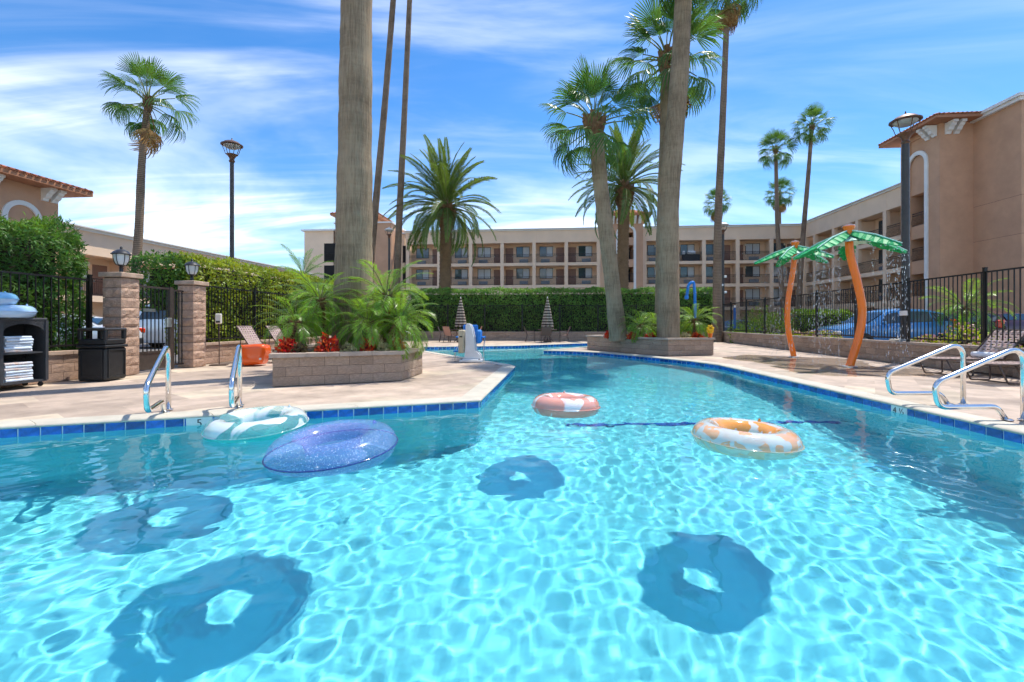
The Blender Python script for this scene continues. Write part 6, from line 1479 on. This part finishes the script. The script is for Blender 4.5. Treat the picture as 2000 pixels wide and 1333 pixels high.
def splash_tree(label, pts, r_, canopy, L, seed, azs):
    base = Vector(pts[0]); base.z = 0; t_ = thing('splash_tree', label, 'splash tree', base, 0, 'splash trees'); P = curve_pts([Vector(p) - base for p in pts], 36)
    m = MB(); m.smooth = True; m.tube(P, r_, 18); m.build('stem', M_orange, t_); T = P[-1]
    m = MB(); m.lathe([(r_ * 1.9, 0), (r_ * 1.9, 0.02), (r_ * 1.05, 0.035)], n=20); autosmooth(m.build('foot_flange', M_steel, t_))
    c = MB(); rows = []
    for i in range(2):
        row = []
        for j in range(48):
            a = 2 * PI * j / 48; rr_ = (r_ * 1.0, 0.40 * (1 + 0.16 * math.cos(10 * a)))[i]; row.append(T + Vector((rr_ * math.cos(a), rr_ * math.sin(a), (0.10, -0.06)[i])))
        rows.append(row + [row[0]])
    c.ribbon(rows[1], rows[0]); c.ribbon([p + Vector((0, 0, -.02)) for p in rows[0]], [p + Vector((0, 0, -.02)) for p in rows[1]]); c.build('hub_petals', M_mint, t_)
    m = MB(); m.smooth = True; m.lathe([(r_ * 1.05, 0.0), (r_ * 1.1, 0.25), (r_ * 1.5, 0.33), (r_ * 1.45, 0.36), (r_ * 0.5, 0.34), (0, 0.33)], c=tuple(T), n=18); autosmooth(m.build('spout', M_orange, t_))
    drops = MB(); rnd = random.Random(seed)
    def drop(p, s=1.0):
        l = rnd.uniform(0.02, 0.07) * s; w_ = rnd.uniform(0.004, 0.008); x, y, z = p
        drops.add([(x, y, z + l), (x + w_, y, z), (x - w_ * 0.5, y + w_ * 0.87, z), (x - w_ * 0.5, y - w_ * 0.87, z), (x, y, z - l * 0.35)], [(0, 1, 2), (0, 2, 3), (0, 3, 1), (4, 2, 1), (4, 3, 2), (4, 1, 3)])
    me_l = shared('leaf_panel', splash_leaf(L, 0.20), [M_green, M_green])
    for k, az in enumerate(azs):
        M_ = Matrix.Translation(T + Vector((0, 0, 0.16))) @ Matrix.Rotation(az, 4, 'Z') @ Matrix.Translation((0.10, 0, 0)); o = link('leaf_panel', me_l, t_, M=M_)
        rb = MB(); rb.tube([Vector((0, 0, 0.07)), Vector((L * 0.5, 0, 0.075 - 0.42 * L * 0.5 ** 1.25)), Vector((L * 1.02, 0, 0.055 - 0.42 * L))], [0.022, 0.018, 0.012], 6); rb.build('leaf_rib', M_mint, o)
        # streams leave the leaf near its tip and sides
        for q in range(13):
            f = rnd.uniform(0.35, 1.0); side = rnd.choice((-1, 1)) * 0.3 * rnd.uniform(0.6, 1) * (1 - f * 0.6); p0 = M_ @ Vector((L * f, side, -0.42 * L * f ** 1.25 - 0.05)); dv = (M_.to_3x3() @ Vector((1, side, 0))) * rnd.uniform(0.05, 0.25)
            zz_ = p0.z; tt = 0.0
            for _ in range(rnd.randint(10, 22)):
                tt = rnd.uniform(0, 0.85) ** 0.8; z_ = p0.z - 4.9 * tt * tt
                if z_ < 0.05: continue
                drop((p0.x + dv.x * tt + rnd.uniform(-.02, .02), p0.y + dv.y * tt + rnd.uniform(-.02, .02), z_), 0.5 + tt)
    for _ in range(110):
        a = rnd.uniform(0, 6.28); q = rnd.uniform(0, 0.16); drop((T.x + q * math.cos(a), T.y + q * math.sin(a), T.z + 0.34 + rnd.uniform(0, 0.09) * (1 - q / 0.2)), 0.5)
    for _ in range(140):
        a = rnd.uniform(0, 6.28); q = rnd.uniform(0.1, 1.5); drop((q * math.cos(a), q * math.sin(a), rnd.uniform(0.02, 0.10)), 0.35)
    tag(drops.build('water_drops', M_drop, t_), kind='stuff')
    return t_
splash_tree('orange splash tree with green leaves, left and farther one', [G(1550, 698), A(1549, 690, 15), A(1539, 640, 15), A(1539, 590, 15), A(1547, 540, 15), A(1553, 495, 15)], 0.082, None, 1.08, 3, [0.15, 1.5, 2.7, 3.85, 5.15])
splash_tree('orange splash tree with green leaves, right and nearer one', [G(1659, 717), A(1662, 708, 11.65), A(1678, 655, 11.65), A(1684, 605, 11.65), A(1674, 550, 11.65), A(1661, 500, 11.65), A(1658, 470, 11.65)], 0.092, None, 1.20, 4, [-0.15, 1.0, 2.2, 3.6, 4.9])
# wet film on the deck under them
M_wet = bpy.data.materials.new('wet_film'); M_wet.use_nodes = True; t = M_wet.node_tree; p = t.nodes['Principled BSDF']; o_ = [n for n in t.nodes if n.type == 'OUTPUT_MATERIAL'][0]
tr = t.nodes.new('ShaderNodeBsdfTransparent'); tr.inputs['Color'].default_value = (0.95, 0.95, 0.95, 1); gl = t.nodes.new('ShaderNodeBsdfGlossy'); gl.inputs['Roughness'].default_value = 0.12
fr = t.nodes.new('ShaderNodeFresnel'); fr.inputs['IOR'].default_value = 1.33; mx = t.nodes.new('ShaderNodeMixShader'); t.links.new(fr.outputs[0], mx.inputs[0]); t.links.new(tr.outputs[0], mx.inputs[1]); t.links.new(gl.outputs[0], mx.inputs[2]); t.links.new(mx.outputs[0], o_.inputs['Surface'])
for cx, cy_, rx, ry, sd in ((8.3, 13.6, 1.7, 2.3, 1), (7.9, 11.0, 1.6, 1.5, 2)):
    r = random.Random(sd); n_ = 40; pts = [(cx + rx * math.cos(2 * PI * i / n_) * (1 + 0.16 * math.sin(3 * i / n_ * 6.28 + sd) + r.uniform(-.05, .05)), cy_ + ry * math.sin(2 * PI * i / n_) * (1 + 0.12 * math.sin(5 * i / n_ * 6.28) + r.uniform(-.05, .05))) for i in range(n_)]
    m = MB(); m.add([(cx, cy_, 0.004)] + [(x, y, 0.003) for x, y in pts], [(0, 1 + i, 1 + (i + 1) % n_) for i in range(n_)]); tag(m.build('puddle', M_wet), 'thin wet film on the deck under the splash trees', kind='structure')
M_bluep = mat('blue_pipe', (0.01, 0.22, 0.70), 0.35, coat=0.3)
b_ = A(1357, 632, 20.2); sa = thing('spray_arch', 'curved blue spray pipe behind the right planter', 'spray pipe', (b_.x, 20.2, 0))
m = MB(); m.smooth = True; m.tube(fillet([(0.06, 0, 0), (0.0, 0, 2.45), (-0.05, 0, 2.95), (-0.28, 0, 2.80), (-0.36, 0, 2.20)], 0.22, 8), 0.062, 12); m.build('pipe', M_bluep, sa)
m = MB(); m.lathe([(0.08, -0.06), (0.09, 0.0), (0.08, 0.08), (0.062, 0.10)], n=14, M=Matrix.Translation((-0.36, 0, 2.22))); m.build('nozzle', M_bluep, sa); m = MB(); m.lathe([(0.16, 0), (0.16, 0.03), (0.09, 0.05)], c=(0.06, 0, 0), n=16); m.build('flange', M_bluep, sa)
M_yel = mat('yellow_toy', (0.90, 0.52, 0.01), 0.4, var=0.1, vscale=9); g = thing('garden_toy', 'small yellow spinner toy in an orange pot on the planter', 'garden toy', (A(1387, 0, 16.25).x, 16.25, 0.60)); g.scale = (0.85, 0.85, 0.85)
m = MB(); m.lathe([(0.07, 0.0), (0.10, 0.14), (0.11, 0.15), (0.11, 0.17), (0.09, 0.17), (0.0, 0.15)], n=16); autosmooth(m.build('pot', M_orange, g))
m = MB(); m.tube([(0, 0, 0.14), (0, 0, 0.40)], 0.015, 6); m.build('stem', M_yel, g)
for k in range(6):
    a = k * PI / 3; m = MB(); m.smooth = True; m.lathe([(0, -0.035), (0.05, -0.02), (0.065, 0), (0.05, 0.02), (0, 0.035)], n=10, M=Matrix.Translation((0.10 * math.cos(a), -0.02, 0.38 + 0.10 * math.sin(a))) @ Matrix.Rotation(PI / 2, 4, 'X')); m.build('petal', M_yel, g)
for s in (-1, 1): m = MB(); m.tube([(0, 0, 0.17), (s * 0.10, 0, 0.22), (s * 0.15, 0, 0.30)], [0.02, 0.03, 0.01], 6); m.build('leaf', M_yel, g)

# ------------------------------------------------------------------ signs and depth marks
def text_mesh(s, size):
    cu = bpy.data.curves.new('lettering', 'FONT'); cu.body = s; cu.size = size; cu.align_x = 'CENTER'; cu.align_y = 'CENTER'; cu.extrude = 0.001
    o = bpy.data.objects.new('lettering', cu); COL.objects.link(o); bpy.context.view_layer.update()
    me = bpy.data.meshes.new_from_object(o.evaluated_get(bpy.context.evaluated_depsgraph_get())); bpy.data.objects.remove(o); return me
M_black = mat('black_ink', (0.01, 0.01, 0.01), 0.5)
def depth_mark(px_, py_, ang, s):
    """white tile with its numeral set into the waterline band; ang = direction of the edge"""
    e = Vector((math.cos(ang), math.sin(ang), 0)); nin = Vector((-e.y, e.x, 0)); p = Vector((px_, py_, -0.098)) + nin * 0.021
    MB().box((0, 0, 0), (0.27, 0.010, 0.150)).build('depth_tile', M_white, basin, p, ang)
    me = text_mesh(s, 0.125); me.materials.append(M_black); q = p + nin * 0.0062
    link('numeral', me, basin, M=Matrix.Translation(q) @ Matrix(((-e.x, 0, nin.x, 0), (-e.y, 0, nin.y, 0), (0, 1, 0, 0), (0, 0, 0, 1))))
e_ = Vector(POOL[18]) - Vector(POOL[19]); 
depth_mark(-3.76, 4.50 + (6.69 - 4.50) * (6.8 - 3.76) / 6.32, math.atan2(POOL[19][1] - POOL[18][1], POOL[19][0] - POOL[18][0]), '5')
depth_mark(5.21 + (6.27 - 4.69) * (0.19 / 3.81), 6.27, math.atan2(8.5 - 4.69, 0.19), '4 ½')
M_signw = mat('sign_white', (0.80, 0.80, 0.78), 0.5); M_signo = mat('sign_orange', (0.80, 0.25, 0.03), 0.5); M_signb = mat('sign_blue', (0.03, 0.12, 0.35), 0.5)
def fpos(x):      # point on the right fence line at a photo column
    k = (x - 1000) / F; y = (10.32 - 0.131 * 9.2) / (k - 0.131); return Vector((rw(y) + 0.12, y, 0))
p = fpos(1768); sg = thing('fence_sign', 'small white sign on the right fence by the blue SUV', 'sign', (p.x - 0.05, p.y, A(0, 612, p.y).z), math.atan2(-1, -0.131))
MB().box((0, 0, 0), (0.30, 0.008, 0.13)).build('plate', M_signw, sg)
for z in (0.025, -0.025): MB().box((0, 0.006, z), (0.22, 0.004, 0.016)).build('text_line', M_sconce, sg)
p = fpos(1437); sg = thing('rules_sign', 'narrow sign with orange and blue panels on a far fence post', 'sign', (p.x - 0.06, p.y, 0), math.atan2(-1, -0.131))
MB().box((0, 0, 1.40), (0.36, 0.012, 1.15)).build('board', M_signb, sg)
for z, h_, mt in ((2.05, 0.12, M_signw), (1.72, 0.20, M_signo), (1.50, 0.14, M_signw), (1.18, 0.10, M_signw), (1.0, 0.08, M_signw)): MB().box((0, 0.009, z), (0.30, 0.006, h_)).build('panel', mt, sg)

# covered furniture stored on an upper balcony of the far wing
bf_ = thing('balcony_furniture', 'dark furniture with a white cover on an upper far balcony', 'furniture', FB @ Vector((back_t(1352), 0.55, 8.44)), math.atan2(UV.y, UV.x))
MB().box((0, 0, 0.42), (2.0, 0.5, 0.84), bev=0.04).build('stacked_seats', M_wick, bf_)
m = MB(); m.box((0.05, 0, 1.05), (0.9, 0.45, 0.40), bev=0.08); m.build('cover', M_towelw, bf_); m = MB(); m.box((-0.85, -0.05, 1.0), (0.28, 0.4, 0.5), bev=0.08); m.build('cover', M_towelw, bf_)
# ------------------------------------------------------------------ vehicles
M_tyre = mat('tyre_rubber', (0.012, 0.012, 0.012), 0.8); M_rim = mat('alloy_rim', (0.55, 0.56, 0.57), 0.3, metal=0.8); M_cglass = mat('car_glass', (0.02, 0.035, 0.045), 0.03, spec=1.0); M_trim = mat('car_trim', (0.02, 0.02, 0.022), 0.5)
M_tail = mat('tail_lamp', (0.75, 0.06, 0.01), 0.15, coat=0.8); M_head = mat('head_lamp', (0.75, 0.78, 0.80), 0.08, coat=0.8)
PROF = {  # x, bottom, belt, roof, half width at belt, half width at roof
 'suv': [(0, .42, .72, .74, .62, .55), (.12, .28, .86, .90, .80, .70), (.55, .24, .98, 1.02, .88, .74), (1.15, .24, 1.03, 1.09, .90, .70), (1.95, .24, 1.06, 1.56, .91, .60), (2.6, .24, 1.08, 1.67, .91, .62), (3.5, .24, 1.12, 1.64, .91, .60), (4.15, .26, 1.18, 1.52, .89, .57), (4.45, .34, 1.16, 1.20, .84, .66), (4.55, .46, .92, .94, .78, .68)],
 'sedan': [(0, .40, .60, .62, .60, .55), (.12, .26, .72, .75, .78, .68), (.6, .22, .84, .88, .85, .72), (1.3, .22, .90, .95, .87, .68), (2.1, .22, .92, 1.36, .88, .56), (2.8, .22, .94, 1.42, .88, .57), (3.5, .24, .97, 1.30, .87, .55), (4.1, .26, .98, 1.02, .84, .64), (4.5, .30, .95, .98, .80, .66), (4.6, .42, .75, .78, .74, .66)],
 'van': [(0, .42, .85, .88, .70, .60), (.15, .30, 1.05, 1.10, .88, .75), (.7, .26, 1.20, 1.28, .95, .78), (1.0, .26, 1.24, 1.50, .96, .76), (1.5, .26, 1.26, 2.05, .97, .80), (3.0, .26, 1.26, 2.14, .97, .82), (4.9, .26, 1.26, 2.12, .97, .82), (5.1, .30, 1.24, 2.0, .95, .80), (5.15, .45, 1.2, 1.9, .9, .78)]}
def car(name, label, kind, loc, rz, paint, s=1.0, cat='car'):
    """nose at x=0, length along +x"""
    t_ = thing(name, label, cat, loc, rz, 'vehicles in the parking lot'); t_.scale = (s, s, s); P = PROF[kind]; rows = []
    for x, zb, ze, zr, w_, wr in P:
        rows.append([(x, -w_ * .86, zb), (x, -w_, zb + (ze - zb) * .35), (x, -w_, zb + (ze - zb) * .72), (x, -w_ * .97, ze), (x, -wr, zr - .03), (x, -wr * .75, zr), (x, 0, zr + .015), (x, wr * .75, zr), (x, wr, zr - .03), (x, w_ * .97, ze), (x, w_, zb + (ze - zb) * .72), (x, w_, zb + (ze - zb) * .35), (x, w_ * .86, zb)])
    b = MB()
    for i in range(len(rows) - 1): b.ribbon(rows[i], rows[i + 1])
    b.add(rows[0], [tuple(range(13))]); b.add(rows[-1], [tuple(range(12, -1, -1))]); o = weld(b.build('body', paint, t_)); autosmooth(o, 28)
    MB().box((P[-1][0] / 2, 0, 0.33), (P[-1][0] - 0.5, P[4][4] * 1.7, 0.16)).build('underbody', M_trim, t_)
    g0 = next(i for i in range(len(P)) if P[i][3] - P[i][2] > .3); g1 = max(i for i in range(len(P)) if P[i][3] - P[i][2] > .3)
    # side glass in two panes, windscreen, rear window: skins a little proud of the body
    for sd in (-1, 1):
        lo, hi = [], []
        idx_ = list(range(g0 - 1, g1 + 1)) + ([g1 + 1] if kind != 'van' else [])
        for i in idx_:
            x, zb, ze, zr, w_, wr = P[i]; f = 0.10; f2 = 0.86
            if i == g0 - 1: x = x + 0.35 * (P[i + 1][0] - x); x_, zb, ze2, zr2, w2, wr2 = [P[i][k] + 0.35 * (P[i + 1][k] - P[i][k]) for k in range(6)]; ze, zr, w_, wr = ze2, zr2, w2, wr2; f2 = 0.75
            if i == g1 + 1: x_, zb, ze, zr, w_, wr = [P[i - 1][k] + 0.25 * (P[i][k] - P[i - 1][k]) for k in range(6)]; x = x_; f2 = 0.6
            A0 = Vector((x, sd * (w_ * .97 + .006), ze)); A1 = Vector((x, sd * (wr + .006), zr - .03)); lo.append(A0.lerp(A1, f)); hi.append(A0.lerp(A1, f2))
        cut = len(lo) // 2
        for a, b2 in ((0, cut + 1), (cut, len(lo))):
            l2, h2 = lo[a:b2], hi[a:b2]
            if a: l2[0] = l2[0].lerp(l2[1], 0.1); h2[0] = h2[0].lerp(h2[1], 0.1)
            m = MB(); m.ribbon(l2, h2) if sd < 0 else m.ribbon(h2, l2); m.build('side_window', M_cglass, t_)
        ml = MB(); ml.box((P[g0][0] - 0.42, sd * (P[g0][4] + 0.07), P[g0][2] + 0.06), (0.12, 0.16, 0.12), bev=0.03); ml.build('mirror', paint, t_)
    def pane(i, j, a, b2, nm, push):
        q = []
        for f in (a, b2):
            r_ = [P[i][k] + f * (P[j][k] - P[i][k]) for k in range(6)]; q.append((r_[0] + push, r_[5] * .93, r_[3] + .012))
        m = MB(); m.add([(q[0][0], -q[0][1], q[0][2]), (q[0][0], q[0][1], q[0][2]), (q[1][0], q[1][1], q[1][2]), (q[1][0], -q[1][1], q[1][2])], [(0, 1, 2, 3)]); m.build(nm, M_cglass, t_)
    pane(g0 - 1, g0, .08, .92, 'windscreen', -0.012)
    if kind != 'van': pane(g1, g1 + 1, .10, .88, 'rear_window', 0.012)
    else: MB().box((5.16, 0, 1.55), (0.02, 1.3, 0.5)).build('rear_window', M_cglass, t_)
    Lc = P[-1][0]
    for sd in (-1, 1):
        MB().box((0.10, sd * P[1][4] * .80, P[1][2] - .10), (0.24, 0.30, 0.13), bev=0.04).build('headlight', M_head, t_)
        if kind == 'suv': MB().box((Lc - 0.22, sd * (P[-2][4] - .05), 1.08), (0.30, 0.16, 0.36), bev=0.05).build('tail_light', M_tail, t_)
        else: MB().box((Lc - 0.10, sd * (P[-2][4] - .10), P[-2][2] - .12), (0.22, 0.26, 0.20), bev=0.04).build('tail_light', M_tail, t_)
    MB().box((Lc + 0.005, 0, 0.75 if kind != 'sedan' else 0.62), (0.03, 0.34, 0.16)).build('number_plate', M_signw, t_)
    MB().box((Lc - 0.02, 0, 0.45), (0.10, P[-1][4] * 1.9, 0.22), bev=0.03).build('bumper', M_trim, t_)
    r_ = 0.34 if kind != 'sedan' else 0.31
    for x in (0.86, Lc - 0.88):
        for sd in (-1, 1):
            w_ = P[3][4]; Mx = Matrix.Translation((x, sd * (w_ - 0.10), r_)) @ Matrix.Rotation(PI / 2 * sd, 4, 'X')
            ar = MB(); ar.lathe([(0.0, -0.10), (r_ + .07, -0.10), (r_ + .07, -0.106), (0, -0.106)], n=22, M=Mx); ar.build('wheel_arch', M_trim, t_)
            wh = MB(); wh.lathe([(r_ * .66, -.11), (r_ * .95, -.115), (r_, -.08), (r_, .08), (r_ * .9, .1), (0, .1)], n=24, M=Mx); wo = autosmooth(wh.build('wheel', M_tyre, t_))
            rm = MB(); rm.lathe([(0, -.122), (r_ * .16, -.122), (r_ * .20, -.112), (r_ * .62, -.108), (r_ * .68, -.12), (r_ * .70, -.11)], n=20, M=Mx); autosmooth(rm.build('rim', M_rim, wo))
    return t_
def paintm(name, c): return mat(name, c, 0.3, metal=0.25, coat=0.9, var=0.02, vscale=1)
P_blue = paintm('blue_car_paint', (0.035, 0.20, 0.46)); P_sil = paintm('silver_car_paint', (0.45, 0.52, 0.58)); P_wht = paintm('white_car_paint', (0.75, 0.77, 0.78)); P_red = paintm('maroon_car_paint', (0.07, 0.012, 0.015)); P_nav = paintm('navy_car_paint', (0.03, 0.06, 0.13))
car('parked_car', 'blue SUV parked behind the right fence', 'suv', (12.45, 18.4, -0.05), 0.03, P_blue, 1.04)
car('parked_car', 'silver hatchback partly hidden by the blue SUV', 'suv', (14.1, 22.0, -0.05), 0.03, P_sil, 0.98)
car('parked_car', 'white sedan farther behind the blue SUV', 'sedan', (16.0, 26.2, -0.05), 0.05, P_wht, 1.0)
car('parked_car', 'navy sedan glimpsed behind the shrubs near the hedge end', 'sedan', (14.2, 33.0, -0.05), 0.4, P_nav, 1.0)
car('parked_car', 'dark maroon SUV at the right edge, seen from behind', 'suv', (21.9, 24.6, -0.05), -PI / 2 + 0.04, P_red, 1.04)
car('parked_car', 'white van seen through the iron gate', 'van', (-18.2, 21.6, -0.05), 0.1, P_wht, 1.0, 'van')
car('parked_car', 'white sedan left of the near gate pillar', 'sedan', (-19.2, 17.0, -0.05), 0.06, P_wht, 1.05)
car('parked_car', 'silver sedan behind the white van', 'sedan', (-15.3, 25.5, -0.05), 0.1, P_sil, 1.0)
